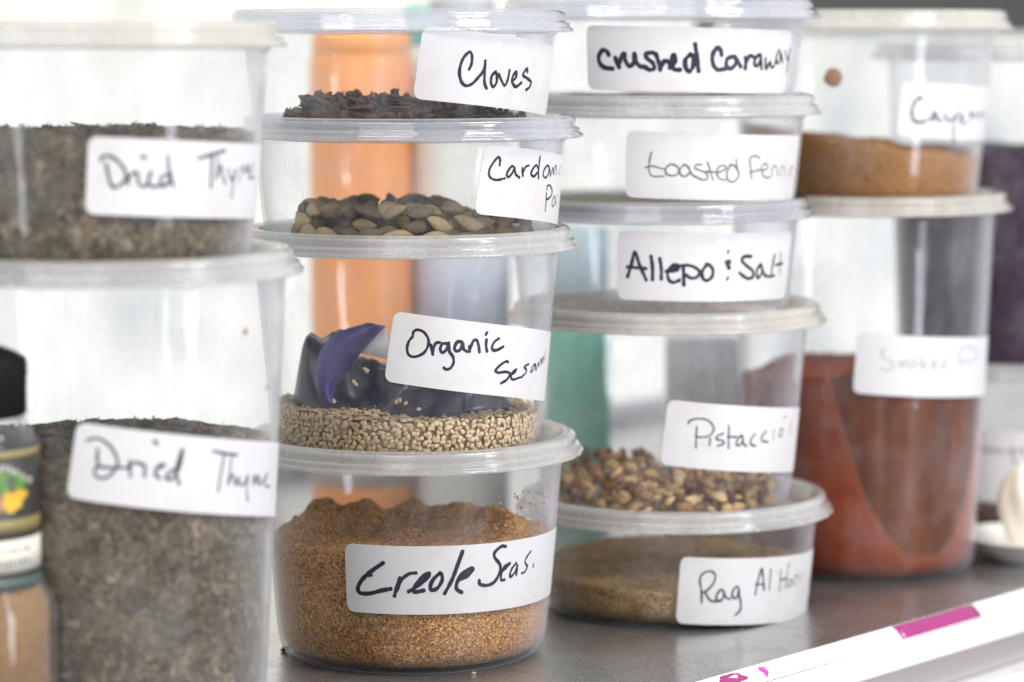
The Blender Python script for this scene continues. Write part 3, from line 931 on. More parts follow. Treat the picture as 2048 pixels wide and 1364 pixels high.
thyme(S1[1], 39.5, "grey green dried thyme half filling the upper foreground container", 3600)

# creole seasoning
M['creole'] = speckle('creole_powder', [(0.0, (0.05, 0.02, 0.008)), (0.18, (0.16, 0.07, 0.02)), (0.35, (0.27, 0.135, 0.045)), (0.7, (0.40, 0.20, 0.052)), (0.92, (0.56, 0.32, 0.10)), (1.0, (0.66, 0.45, 0.22))],
                      scale=1900, big=45, bigstops=[(0.3, (1.1, 1.0, .97)), (0.7, (1.6, 1.55, 1.5))])
def czt(x, y):
    z = 41 + 1.2 * nz(x, y, .07, 2) + .8 * nz(x, y, .3, 5) + .35 * nz(x, y, 1.1, 7)
    for (lx, ly, r, h) in ((-33, 20, 6, 7), (-20, 22, 10, 5.0), (-15, 12, 8, 4), (-3, 28, 6, 5), (28, 14, 8, 5.5), (34, 4, 5, 4), (8, 30, 9, 3), (-30, 2, 6, 2.5), (20, 32, 8, 3.0), (0, -10, 9, 2)):
        d2 = ((x - lx) ** 2 + (y - ly) ** 2) / (r * r)
        z += h * 1.15 * math.exp(-d2 ** 1.5) * (1 + .12 * nz(x, y, .5, lx))
    return z
fill("creole_seasoning", S2[0], czt, M['creole'], "speckled orange brown seasoning powder with lumps in the container labelled Creole", "spice", n=220, rings=60)
# stuck grains inside walls
def grains(c, n, zr, ar, size, seed=1):
    rnd = random.Random(seed)
    V, Fc = [], []
    for i in range(n):
        a = rnd.uniform(*ar); z = rnd.uniform(*zr); r = wall_r(z, c.H) - 1.25
        p = Vector((r * math.cos(a), r * math.sin(a), z)); s = rnd.uniform(*size)
        b = len(V)
        for d in ((1, 0, 0), (-1, 0, 0), (0, 1, 0), (0, -1, 0), (0, 0, 1), (0, 0, -1)):
            V.append(tuple(p + Vector(d) * s * rnd.uniform(.6, 1.1)))
        for x, y, z_ in ((0, 2, 4), (2, 1, 4), (1, 3, 4), (3, 0, 4), (2, 0, 5), (1, 2, 5), (3, 1, 5), (0, 3, 5)):
            Fc.append((b + x, b + y, b + z_))
    return V, Fc
def gr(name, c, n, zr, ar, size, mat, label_, seed):
    o = link(name, mesh(*grains(c, n, zr, ar, size, seed), smooth=False), mat)
    o.location = (c.cx * MM, c.cy * MM, c.z0 * MM)
    tag(o, label_, "crumbs", kind='stuff')
gr("seasoning_grains", S2[0], 260, (43, 66), (-math.pi, 0), (.08, .28), M['creole'], "stray seasoning grains stuck inside the wall of the Creole container", 3)
gr("seasoning_grains", S2[0], 70, (46, 60), (-.95, -.35), (.2, .7), M['creole'], "small cluster of grains above the right end of the Creole label", 4)

# sesame
M['sesame'] = simple('sesame_seed', (0.66, 0.50, 0.29), 0.55, var=0.22, nscale=220, bmp=.1)
M['sesame_dark'] = simple('sesame_seed_tan', (0.50, 0.34, 0.17), 0.55, var=0.25, nscale=220)
M['sesame_bed'] = speckle('sesame_bed', [(0, (.16, .10, .05)), (.5, (.36, .26, .14)), (1, (.5, .38, .22))], scale=420)
def seed_mesh(mat, w=1.0):
    V, Fc = [], []
    n, m = 8, 6
    V.append((0, 0, 1.55))
    for i in range(1, m):
        f = i / m
        z = 1.55 - 3.1 * f
        r = math.sin(math.pi * f) ** .8 * (0.45 + .62 * f)
        for k in range(n):
            a = 2 * math.pi * k / n
            V.append((r * math.cos(a) * 0.98 * w, r * math.sin(a) * 0.5, z))
    V.append((0, 0, -1.5))
    for k in range(n):
        Fc.append((0, 1 + k, 1 + (k + 1) % n))
        Fc.append((len(V) - 1, 1 + (m - 2) * n + (k + 1) % n, 1 + (m - 2) * n + k))
        for i in range(m - 2):
            a = 1 + i * n + k; b = 1 + i * n + (k + 1) % n
            Fc.append((a, a + n, b + n, b))
    return V, Fc
sV, sF = seed_mesh(None, 1.3)
seed_me = [mesh(sV, sF), mesh(sV, sF)]
seed_me[0].materials.append(M['sesame']); seed_me[1].materials.append(M['sesame_dark'])
c = S2[1]
szt = lambda x, y: 14.6 + 1.2 * nz(x, y, .05, 9) + 1.5 * (x / -40.0) * (1 if x < 0 else .3) + .5 * nz(x, y, .4, 2)
fill("sesame_bed", c, lambda x, y: szt(x, y) - 1.2, M['sesame_bed'], "packed mass of sesame seeds behind the outer seeds", "seeds", gap=1.5)
pos = []
rows = []
z = 3.2
k = 0
while z < 19:
    a = -math.pi + (k % 2) * .02
    while a < math.pi:
        x, y = 43 * math.cos(a), 43 * math.sin(a)
        if z < szt(x, y) - .3:
            front = math.sin(a) < .25
            if front or random.random() < .3:
                r = wall_r(z, c.H) - 1.05 - .62
                if z < 7: r -= (7 - z) ** 2 * .12
                aa = a + random.uniform(-.018, .018)
                zz = z + random.uniform(-.45, .45)
                tang = Vector((-math.sin(aa), math.cos(aa), 0)); nn = Vector((math.cos(aa), math.sin(aa), 0)); up = Vector((0, 0, 1))
                q = random.uniform(-math.pi, math.pi)
                ax = (tang * math.cos(q) + up * math.sin(q) + nn * random.uniform(-.25, .25)).normalized()
                pos.append((Vector((r * math.cos(aa), r * math.sin(aa), zz)), ax, nn, math.sin(a)))
        a += .043
    z += 1.5; k += 1
for i in range(2300):
    a = random.uniform(-math.pi, math.pi); r = 43.5 * math.sqrt(random.random())
    x, y = r * math.cos(a), r * math.sin(a)
    d = Vector((random.gauss(0, 1), random.gauss(0, 1), random.gauss(0, .25))).normalized()
    pos.append((Vector((x, y, szt(x, y) + random.uniform(-.5, .4))), d, Vector((random.gauss(0, .3), random.gauss(0, .3), 1)), 1))
def frame(p, ax, nn, s):
    y = (nn - ax * nn.dot(ax)).normalized()
    x = y.cross(ax)
    mm = Matrix((x, y, ax)).transposed().to_4x4()
    return Matrix.Translation(p * MM) @ mm @ Matrix.Scale(s, 4)
base_m = Matrix.Translation(Vector((c.cx, c.cy, c.z0)) * MM)
front = [p for p in pos if p[3] < -.35]
random.shuffle(front)
indiv = front[:300]
ids = set(id(p) for p in indiv)
for p in indiv:
    o = bpy.data.objects.new("sesame_seed", seed_me[0 if random.random() < .7 else 1]); col.objects.link(o)
    o.matrix_world = base_m @ frame(p[0], p[1], p[2], random.uniform(.68, .88))
    tag(o, "pale tan sesame seed pressed against the wall of the Organic container", "seed", "sesame seeds in the Organic container")
V, Fc, mids = [], [], []
for p in pos:
    if id(p) in ids: continue
    mtx = frame(p[0], p[1], p[2], random.uniform(.68, .88))
    mid = 0 if random.random() < .65 else 1
    b = len(V)
    V += [tuple(mtx @ (Vector(v) * MM)) for v in sV]
    Fc += [tuple(i + b for i in f) for f in sF]; mids += [mid] * len(sF)
o = link("sesame_seeds", mesh(V, Fc, s=1, mids=mids), [M['sesame'], M['sesame_dark']])
o.matrix_world = base_m
tag(o, "loose layer of pale tan sesame seeds in the Organic container", "seeds", "sesame seeds in the Organic container", 'stuff')

# bag in the sesame container
M['bag'] = simple('dark_bag_film', (0.022, 0.027, 0.045), 0.26, var=.8, nscale=120, bmp=.5, bscale=60, spec=.6)
M['purple'] = simple('purple_band', (0.055, 0.045, 0.19), 0.35, var=.65, nscale=260, bmp=.3, bscale=150)
M['whitetag'] = simple('white_slip', (0.75, 0.75, 0.78), 0.6, var=.05)
e = empty("plastic_bag", c.cx, c.cy, c.z0 + 14)
tag(e, "crumpled dark plastic bag with a purple band lying on the sesame seeds", "plastic bag")
bx = lambda px: (px - 1024) / F * 975 - c.cx
V, Fc = [], []
n, rg = 90, 30
def bagh(x, y):
    u = math.exp(-(((x - bx(640)) / 13) ** 4 + ((y - 2) / 15) ** 4)) * 25
    u2 = math.exp(-(((x - bx(740)) / 15) ** 2 + ((y - 4) / 14) ** 2)) * 16
    v2 = math.exp(-(((x - bx(900)) / 20) ** 4 + ((y + 8) / 14) ** 4)) * 11
    return (max(u, u2, v2) * .6 + (u + u2 + v2) * .3) * (1 + .16 * nz(x, y, .16, 4)) + 1.6 * abs(nz(x, y, .22, 6))
for i in range(n):
    a = 2 * math.pi * i / n
    for k in range(rg + 1):
        f = 1 - k / rg
        x = (bx(800)) + 39 * f * math.cos(a) * (1 if math.cos(a) > 0 else .96); y = -3 + 24 * f * math.sin(a)
        edge = min(1, (1 - f) * 7)
        h = bagh(x, y) * (1 - (1 - edge) ** 2)
        rr = math.hypot(x, y)
        if rr > 44: x *= 44 / rr; y *= 44 / rr
        V.append((x, y, h + .3))
m = rg + 1
for i in range(n):
    j = (i + 1) % n
    for k in range(rg): Fc.append((i * m + k, j * m + k, j * m + k + 1, i * m + k + 1))
Fc.append(tuple(i * m for i in reversed(range(n))))
link("bag", mesh(V, Fc), M['bag'], e)
def sheet(outer, yy, bow, thick=.5):
    """closed slab from px outline pairs [(left pt),(right pt)] at depth yy(px)"""
    V, Fc = [], []
    nc = 6
    for t_ in (0, thick):
        for (pa, pb) in outer:
            for k in range(nc + 1):
                f = k / nc
                px = pa[0] + (pb[0] - pa[0]) * f; py = pa[1] + (pb[1] - pa[1]) * f
                P = on_y(px, py, yy(px, py) - bow * math.sin(math.pi * f) + t_)
                V.append((P.x - c.cx, P.y - c.cy, P.z - c.z0 - 14))
    m = nc + 1; N = m * len(outer)
    for i in range(len(outer) - 1):
        for k in range(nc):
            a = i * m + k
            Fc.append((a, a + 1, a + m + 1, a + m)); Fc.append((N + a, N + a + m, N + a + m + 1, N + a + 1))
    per = [(i * m, (i + 1) * m) for i in range(len(outer) - 1)] + [((len(outer) - 1) * m + j, (len(outer) - 1) * m + j + 1) for j in range(nc)] \
        + [((i + 1) * m + nc, i * m + nc) for i in range(len(outer) - 2, -1, -1)] + [(j + 1, j) for j in range(nc - 1, -1, -1)]
    for p, q in per: Fc.append((p, q, N + q, N + p))
    return mesh(V, Fc)
def cm2(prs, k=5):
    A = catmull([p[0] for p in prs], k); B = catmull([p[1] for p in prs], k)
    return list(zip(A, B))
yb = lambda px, py: 957 + (px - 640) * .03
link("purple_band", sheet(cm2([((735, 645), (772, 652)), ((675, 665), (735, 690)), ((645, 695), (708, 725)), ((632, 735), (684, 758)), ((632, 775), (668, 785)), ((650, 812), (672, 806))]), yb, 4), M['purple'], e)
link("white_slip", sheet([((768, 658), (772, 655)), ((742, 682), (780, 690)), ((716, 706), (792, 722))], lambda a, b: 962, 1), M['whitetag'], e)
# a few seeds stuck on the bag
stuck = []
for (px, py) in ((735, 742), (712, 768), (800, 800), (812, 806), (793, 803), (668, 802), (730, 738), (708, 764), (838, 818)):
    P = on_y(px, py, 948)
    mtx = frame(Vector((P.x, P.y, P.z)), Vector((random.uniform(-1, 1), 0, random.uniform(-1, 1))).normalized(), Vector((0, -1, 0)), .62)
    o = bpy.data.objects.new("sesame_seed", seed_me[0]); col.objects.link(o); o.matrix_world = mtx
    tag(o, "sesame seed stuck on the dark plastic bag", "seed", "sesame seeds stuck to the bag")

# cardamom
M['pod'] = [simple('cardamom_pod_a', (0.29, 0.215, 0.11), .75, var=.5, nscale=260, bmp=.9, bscale=500),
            simple('cardamom_pod_b', (0.15, 0.115, 0.065), .75, var=.5, nscale=260, bmp=.9, bscale=500),
            simple('cardamom_pod_c', (0.42, 0.31, 0.16), .75, var=.4, nscale=260, bmp=.9, bscale=500)]
def pod_mesh(i):
    V, Fc = [], []
    n, m = 18, 12
    L, R_ = 8.2 + i * .5, 3.9 + .25 * i
    for k in range(m + 1):
        f = k / m
        x = -L + 2 * L * f
        r = R_ * max(.04, math.sin(math.pi * min(1, f ** (.85 + .1 * i)))) ** .75
        for j in range(n):
            a = 2 * math.pi * j / n
            rr = r * (1 + .13 * math.cos(3 * a + .4 * math.sin(3 * f)) + .05 * math.cos(12 * a) + .08 * noise.noise(Vector((x * .3, a, i * 5))))
            V.append((x, rr * math.cos(a), rr * math.sin(a) * .82 + .7 * math.sin(math.pi * f + i)))
    for k in range(m):
        for j in range(n):
            Fc.append((k * n + j, k * n + (j + 1) % n, (k + 1) * n + (j + 1) % n, (k + 1) * n + j))
    Fc.append(tuple(range(n))[::-1]); Fc.append(tuple(range(m * n, m * n + n)))
    me = mesh(V, Fc); me.materials.append(M['pod'][i % 3]); return me
pods = [pod_mesh(i) for i in range(3)]
c = S2[2]
rnd = random.Random(11)
placed = []
def drop(c, meshes, name, label_, cat, group, N, rmax, size, levels, tilt, seed, floor=2.0, zmul=1.0, scale=(.85, 1.1), limit=None):
    rnd = random.Random(seed)
    pts = []
    tries = 0
    while len(pts) < N and tries < N * 60:
        tries += 1
        lv = rnd.randrange(levels)
        a = rnd.uniform(-math.pi, math.pi); r = rmax(lv) * math.sqrt(rnd.random())
        x, y = r * math.cos(a), r * math.sin(a)
        z = floor + size * (.5 + lv * .82)
        if limit and z > limit(x, y): continue
        if any((x - p[0]) ** 2 + (y - p[1]) ** 2 + ((z - p[2]) * 1.3) ** 2 < (size * 1.02) ** 2 for p in pts): continue
        pts.append((x, y, z))
    for (x, y, z) in pts:
        o = bpy.data.objects.new(name, rnd.choice(meshes)); col.objects.link(o)
        o.location = ((c.cx + x) * MM, (c.cy + y) * MM, (c.z0 + z + rnd.uniform(-.3, .3)) * MM)
        # keep long axes tangential near the wall so nothing pokes through
        rr = math.hypot(x, y) / 45
        th = math.atan2(y, x) + math.pi / 2 + rnd.uniform(-1, 1) * (.35 if rr > .72 else 3.1)
        o.rotation_euler = (rnd.uniform(0, 6.28), rnd.gauss(0, tilt), th)
        s = rnd.uniform(*scale); o.scale = (s, s, s)
        tag(o, label_, cat, group)
    return pts
p1 = drop(c, pods, "cardamom_pod", "dry ridged cardamom pod in the brown heap inside the container labelled Cardamom", "cardamom pod", "cardamom pods", 175, lambda lv: 40.5 - lv * 2, 4.9, 3, .25, 5, floor=1.9,
          limit=lambda x, y: 10.5 + 4 * nz(x, y, .06, 3) + (3 if x < 15 else 0), scale=(.52, .72))
# cloves
M['clove'] = [simple('clove_a', (0.045, 0.028, 0.02), .7, var=.5, nscale=300, bmp=.4), simple('clove_b', (0.085, 0.05, 0.032), .7, var=.5, nscale=300, bmp=.4)]
def clove_mesh(i):
    prof = [(0, -6.2), (.5, -6.1), (.8, -5), (1.0, -2), (1.25, 1.2), (1.5, 2.6), (1.3, 3.2)]
    V, Fc = lathe(prof, 8, closed=False)
    parts = [(V, Fc)]
    # bud ball
    bud = [(1.9 * math.cos(math.radians(a)), 4.2 + 1.7 * math.sin(math.radians(a))) for a in range(-80, 91, 34)]
    parts.append(lathe(bud, 8, closed=False))
    for k in range(4):
        a = k * math.pi / 2 + .3
        ca, sa = math.cos(a), math.sin(a)
        tip = (3.1 * ca, 3.1 * sa, 3.9 + .4 * i)
        P = [(1.2 * ca - .7 * sa, 1.2 * sa + .7 * ca, 2.5), (1.2 * ca + .7 * sa, 1.2 * sa - .7 * ca, 2.5), (1.1 * ca, 1.1 * sa, 3.4), tip]
        parts.append((P, [(0, 1, 3), (1, 2, 3), (2, 0, 3), (0, 2, 1)]))
    me = mesh(*join(parts)); me.materials.append(M['clove'][i]); return me
cl = [clove_mesh(0), clove_mesh(1)]
c = S2[3]
mound = lambda x, y: max(2.6, 10.0 + 2.4 * nz(x, y, .07, 12) - (0.00 if x < 0 else .10 * x) - max(0, (-x - 26)) * .35)
fill("clove_debris", c, lambda x, y: max(2.4, mound(x, y) - 2.0 + 1.0 * nz(x, y, .5, 3)), speckle('clove_bits', [(0, (.015, .01, .008)), (.6, (.06, .035, .022)), (1, (.13, .08, .05))], scale=500), "dark crumbled clove pieces under the whole cloves", "spice", gap=2.0)
rnd = random.Random(21)
cnt = 0
for i in range(230):
    a = rnd.uniform(-math.pi, math.pi); r = 40 * rnd.random() ** .45
    x, y = r * math.cos(a), r * math.sin(a)
    if i < 110 and y > -10: y = -abs(y)
    o = bpy.data.objects.new("clove", rnd.choice(cl)); col.objects.link(o)
    z = mound(x, y) + rnd.uniform(-2.5, 1.2) + (1.5 if rnd.random() < .2 else 0)
    z = max(3.6, z) if r < 36 else max(4.5, z * rnd.uniform(.55, 1))
    o.location = ((c.cx + x) * MM, (c.cy + y) * MM, (c.z0 + z) * MM)
    tg = math.atan2(y, x) + math.pi / 2
    o.rotation_euler = (math.pi / 2 + rnd.gauss(0, .35), rnd.gauss(0, .3), tg + math.pi / 2 + (rnd.uniform(-.4, .4) if r > 32 else rnd.uniform(-3, 3)))
    s = rnd.uniform(.65, .9); o.scale = (s, s, s)
    tag(o, "dark brown whole clove in the heap at the bottom of the Cloves container", "clove", "whole cloves")
# nuts
M['nut'] = [simple('nut_a', (0.50, 0.32, 0.13), .7, var=.35, nscale=180, bmp=.5, bscale=300), simple('nut_b', (0.30, 0.17, 0.07), .7, var=.4, nscale=180, bmp=.5, bscale=300),
            simple('nut_c', (0.66, 0.46, 0.22), .7, var=.3, nscale=180, bmp=.5, bscale=300), simple('nut_d', (0.27, 0.13, 0.08), .7, var=.4, nscale=180, bmp=.5, bscale=300)]
def lump_mesh(i, s=3.4, sub=2):
    bm = bmesh.new()
    bmesh.ops.create_icosphere(bm, subdivisions=sub, radius=1)
    for v in bm.verts:
        p = v.co.copy()
        d = 1 + .55 * noise.noise(p * 1.1 + Vector((i * 7.3, 0, 0))) + .40 * noise.noise(p * 2.3 + Vector((0, i * 5.1, 0)))
        for q in range(3):
            pl = Vector((math.sin(i * 3.1 + q * 2), math.cos(i * 1.7 + q * 2.6), math.sin(q * 4.1 + i))).normalized()
            k_ = p.normalized().dot(pl)
            if k_ * d > .55: d = .55 / k_
        v.co = Vector((p.x * d * 1.15, p.y * d * .9, p.z * d * .8)) * s * MM
    me = bpy.data.meshes.new("m"); bm.to_mesh(me); bm.free()
    me.polygons.foreach_set("use_smooth", [True] * len(me.polygons))
    return me
nuts = []
for i in range(8):
    me = lump_mesh(i, 3.6 + .5 * (i % 3)); me.materials.append(M['nut'][i % 4]); nuts.append(me)
c = S3[1]
drop(c, nuts, "chopped_nut", "chopped nut piece in the heap at the bottom of the Pistaccio's container", "nut piece", "chopped nuts", 295, lambda lv: 40.5, 4.7, 4, .5, 9, floor=1.6,
     limit=lambda x, y: 12 + 5 * nz(x, y, .05, 5) + (4 if x < -5 else 0), scale=(.36, .80))

# powders of the other containers
M['rag'] = speckle('rag_powder', [(0, (.13, .08, .03)), (.4, (.36, .25, .11)), (.8, (.50, .36, .18)), (1, (.62, .46, .26))], scale=1500, big=28, bigstops=[(0.35, (.66, .58, .5)), (.6, (1.1, 1.05, 1))])
fill("spice_powder", S3[0], lambda x, y: 15.5 + 1.5 * nz(x, y, .06, 3) + (y / 45) * 2.0 + .5 * nz(x, y, .4, 3), M['rag'], "olive brown spice powder in the shallow bottom container", "spice")
M['fennel'] = simple('fennel_powder', (.62, .60, .48), .9, var=.05, nscale=40, spec=.1)
fill("fennel_seeds", S3[3], lambda x, y: 4.5 + .8 * nz(x, y, .06, 4) + .4 * nz(x, y, .5, 3), M['fennel'], "low layer of pale fennel in the container labelled toasted fennel", "spice")
M['allepo'] = speckle('pepper_flakes', [(0, (.45, .18, .12)), (.25, (.62, .50, .45)), (.6, (.8, .78, .75)), (1, (.85, .85, .83))], scale=600)
fill("pepper_flakes", S3[2], lambda x, y: 2.6 + .4 * nz(x, y, .1, 4), M['allepo'], "thin pale layer of salt and pepper flakes in the Allepo and Salt container", "spice")
M['caraway'] = speckle('caraway', [(0, (.05, .025, .015)), (.6, (.12, .06, .035)), (1, (.25, .15, .08))], scale=500, stretch=(1, 1, 2))
fill("caraway", S3[4], lambda x, y: 5.0 + 1.0 * nz(x, y, .1, 6) + .5 * nz(x, y, .5, 6), M['caraway'], "low layer of dark brown crushed caraway in the topmost container of its stack", "spice")
M['cayenne'] = speckle('cayenne_powder', [(0, (.20, .085, .015)), (.5, (.29, .13, .027)), (1, (.38, .18, .045))], scale=1500, big=30, bigstops=[(.3, (.75, .7, .7)), (.7, (1.1, 1.08, 1.05))])
fill("cayenne_powder", S4[1], lambda x, y: 25.5 - x * .13 + 2.5 * nz(x, y, .05, 4) + 1.2 * nz(x, y, .16, 2) + .4 * nz(x, y, .4, 3), M['cayenne'], "orange brown powder in the container labelled Cayenne", "spice")

# smoked paprika with a dusty U-shaped film left on the wall
nt = NT('paprika_powder')
v = coords(nt)
sp = nt.n('ShaderNodeSeparateXYZ'); nt.l(v, sp.inputs[0])
zz = sp.outputs[2]
xx = math_n(nt, 'MULTIPLY', math_n(nt, 'ARCTAN2', sp.outputs[0], math_n(nt, 'MULTIPLY', sp.outputs[1], -1.0)), 0.049)
# parabola: z - (0.018 + 22*(x-0.022)^2) ... distance from it gives the film
dx = math_n(nt, 'SUBTRACT', xx, 0.0235)
par = math_n(nt, 'MULTIPLY_ADD', math_n(nt, 'POWER', math_n(nt, 'ABSOLUTE', dx), 2.4), 145.0, 0.012)
wob = noise_n(nt, v, 40, 3)
dz = math_n(nt, 'SUBTRACT', math_n(nt, 'MULTIPLY_ADD', wob, 0.006, zz), par)
ins = ramp(nt, math_n(nt, 'MULTIPLY_ADD', dz, 60, .5), [(0.40, 0.0), (0.62, 1.0)])
line = ramp(nt, math_n(nt, 'ABSOLUTE', math_n(nt, 'MULTIPLY', dz, 100)), [(0.0, 1.0), (0.30, 0.0)])
c_out = ramp(nt, noise_n(nt, v, 120, 5, .65), [(.3, (.21, .030, .004)), (.7, (.30, .060, .010))])
mpv = nt.n('ShaderNodeMapping'); mpv.inputs['Scale'].default_value = (2.2, 2.2, .5); nt.l(v, mpv.inputs['Vector'])
c_in = ramp(nt, noise_n(nt, mpv.outputs[0], 60, 6, .7), [(.3, (.05, .009, .001)), (.7, (.17, .045, .004))])
cc = mixc(nt, ins, c_out, c_in)
cc = mixc(nt, math_n(nt, 'MULTIPLY', line, .22), cc, (.42, .18, .11))
p = nt.n('ShaderNodeBsdfPrincipled'); nt.l(cc, p.inputs['Base Color']); p.inputs['Roughness'].default_value = .8; p.inputs['Specular IOR Level'].default_value = .2
nt.l(bump(nt, noise_n(nt, v, 900, 3), .12, .0003), p.inputs['Normal'])
nt.l(p.outputs[0], nt.out.inputs[0])
M['paprika'] = nt.m
fill("smoked_paprika", S4[0], lambda x, y: 80 + 2.5 * nz(x, y, .03, 1) - (3 if x < -25 else 0) * min(1, (-x - 25) / 10 if x < -25 else 0) + .6 * nz(x, y, .4, 3), M['paprika'], "deep red brown powder filling half of the tall rear container", "spice", n=160, rings=40)
M['dark_spice'] = speckle('dark_spice', [(0, (.012, .006, .018)), (.6, (.03, .015, .035)), (1, (.09, .03, .05))], scale=900)
fill("dark_spice", S5[1], lambda x, y: 93 + 3 * nz(x, y, .05, 1), M['dark_spice'], "very dark purple spice in the container at the right edge", "spice")
fill("pale_spice", S5[0], lambda x, y: 12 + 2 * nz(x, y, .05, 1), M['caraway'], "brown spice at the bottom of the rear container behind the garlic", "spice")

# ------------------------------------------------------------------ things behind the stacks
def lathe_obj(name, prof, mat, parent, n=72):
    return link(name, mesh(*lathe(prof, n, closed=False)), mat, parent)
def bottle(px, Y, r, zt, label_, col_, cat="bottle", capc=(.8, .8, .8), neck=.45, cap_h=14, band=None, name="bottle", straight=False):
    X = (px - 1024) / F * Y
    e = empty(name, X, Y, 0)
    tag(e, label_, cat)
    zs = zt - cap_h
    body = [(0, 0), (r - 2, 0), (r - .5, .8), (r, 2.5), (r, zs - 22), (r - .8, zs - 17), (r * .8, zs - 9), (r * neck + .8, zs - 4), (r * neck, zs - 2), (r * neck, zs + 4), (0, zs + 4)]
    if straight: body = [(0, 0), (r - 2, 0), (r - .5, .8), (r, 2.5), (r, zs - 3), (r - 1, zs - .5), (r - 4, zs), (0, zs)]
    lathe_obj("body", body, simple(name + '_body', col_, .35, var=.30, nscale=24), e)
    rc = r * neck + 1.6
    cap = [(rc - .8, zs - 1), (rc, zs - .6), (rc, zt - 1), (rc - 1, zt), (0, zt)]
    lathe_obj("cap", cap, simple(name + '_cap', capc, .4, var=.06), e)
    if band:
        z0, z1, bc = band
        lathe_obj("label", [(r + .15, z0), (r + .35, z0), (r + .35, z1), (r + .15, z1), (r + .15, z0)], simple(name + '_label', bc, .5, var=.2, nscale=35), e)
    return e
bottle(724, 1290, 23, 213, "tall orange bottle behind the Cloves and Cardamom containers", (0.82, 0.31, 0.09), capc=(.85, .36, .10), neck=.88, cap_h=10, band=(12, 60, (.80, .66, .56)), name="orange_bottle", straight=True)
bottle(925, 1290, 21, 227, "cream jug with a grey cap rising behind the Cloves container", (0.74, 0.73, 0.66), capc=(.42, .44, .46), neck=.62, cap_h=14, band=(70, 132, (0.50, 0.53, 0.60)), name="cream_jug")
bottle(1156, 1262, 14.5, 128, "green bottle behind the Pistaccio's container", (0.15, 0.48, 0.33), capc=(.52, .66, .68), neck=.8, cap_h=30, name="green_bottle")
bottle(1530, 1236, 11, 66, "small mauve jar behind the Rag Al Hanout container", (0.36, 0.16, 0.24), capc=(.45, .45, .66), neck=.85, cap_h=14, cat="jar", name="mauve_jar")
bottle(842, 1340, 8, 224, "slim teal topped bottle behind the cream jug", (0.75, 0.78, 0.75), capc=(.12, .50, .42), neck=.7, cap_h=16, name="teal_bottle")
# white carton
X = (1405 - 1024) / F * 1228
e = empty("carton", X, 1228, 0); tag(e, "small white carton behind the Pistaccio's container", "carton")
V, Fc = box(-15, 15, -10, 14, 0, 82)
me = mesh(V, Fc, smooth=False); bm = bmesh.new(); bm.from_mesh(me); bmesh.ops.bevel(bm, geom=bm.edges[:], offset=.0008, segments=2, affect='EDGES'); bm.to_mesh(me); bm.free()
link("box_body", me, simple('carton_white', (.84, .85, .82), .5, var=.03), e)
V, Fc = box(-14.6, 14.6, -9.6, 13.6, 82.2, 83.0); link("flap", mesh(V, Fc, smooth=False), simple('carton_flap', (.78, .79, .77), .5), e)

# ------------------------------------------------------------------ garlic on a dish
e = empty("dish", 209, 1158, 0); tag(e, "small white dish under the garlic at the right edge", "dish")
lathe_obj("bowl", [(0, 1.2), (12, 1.2), (13, 0), (15, 0), (15.5, 1.4), (23, 4.5), (27.5, 9.5), (28.2, 9.9), (28, 10.6), (27, 10.4), (22, 6.0), (14, 3), (0, 2.6)], simple('dish_glaze', (.82, .82, .78), .25, var=.04), e)
M['garlic'] = simple('garlic_skin', (0.78, 0.74, 0.63), .5, var=.12, nscale=70, bmp=.2, bscale=120)
e = empty("garlic_clove", 206, 1157, 2.8); tag(e, "plump cream garlic clove standing on end in the white dish", "garlic")
V, Fc = [], []
n, m = 32, 22
for i in range(m + 1):
    f = i / m
    z = 37 * f
    r = 10.6 * (max(0.0, math.sin(math.pi * (0.10 + 0.90 * f ** 1.25))) ** .62) * (.62 + .38 * min(1, f * 1.5))
    for j in range(n):
        b = 2 * math.pi * j / n
        q = 1 + .09 * math.cos(2 * b + 1 + f) + .05 * math.cos(5 * b + 3 * f) + .16 * noise.noise(Vector((math.cos(b), math.sin(b), f * 2.2)))
        V.append((r * q * math.cos(b) - 2.5 * f + 2.5 * f * f, r * q * math.sin(b) * .85, z))
for i in range(m):
    for j in range(n): Fc.append((i * n + j, i * n + (j + 1) % n, (i + 1) * n + (j + 1) % n, (i + 1) * n + j))
Fc.append(tuple(range(n))[::-1]); Fc.append(tuple(range(m * n, m * n + n)))
link("skin", mesh(V, Fc), M['garlic'], e)
lathe_obj("root_end", [(0, -.2), (4.2, -.2), (4.6, .9), (3.8, 1.8), (0, 1.9)], simple('garlic_root', (.45, .36, .22), .8, var=.2), e, 20)

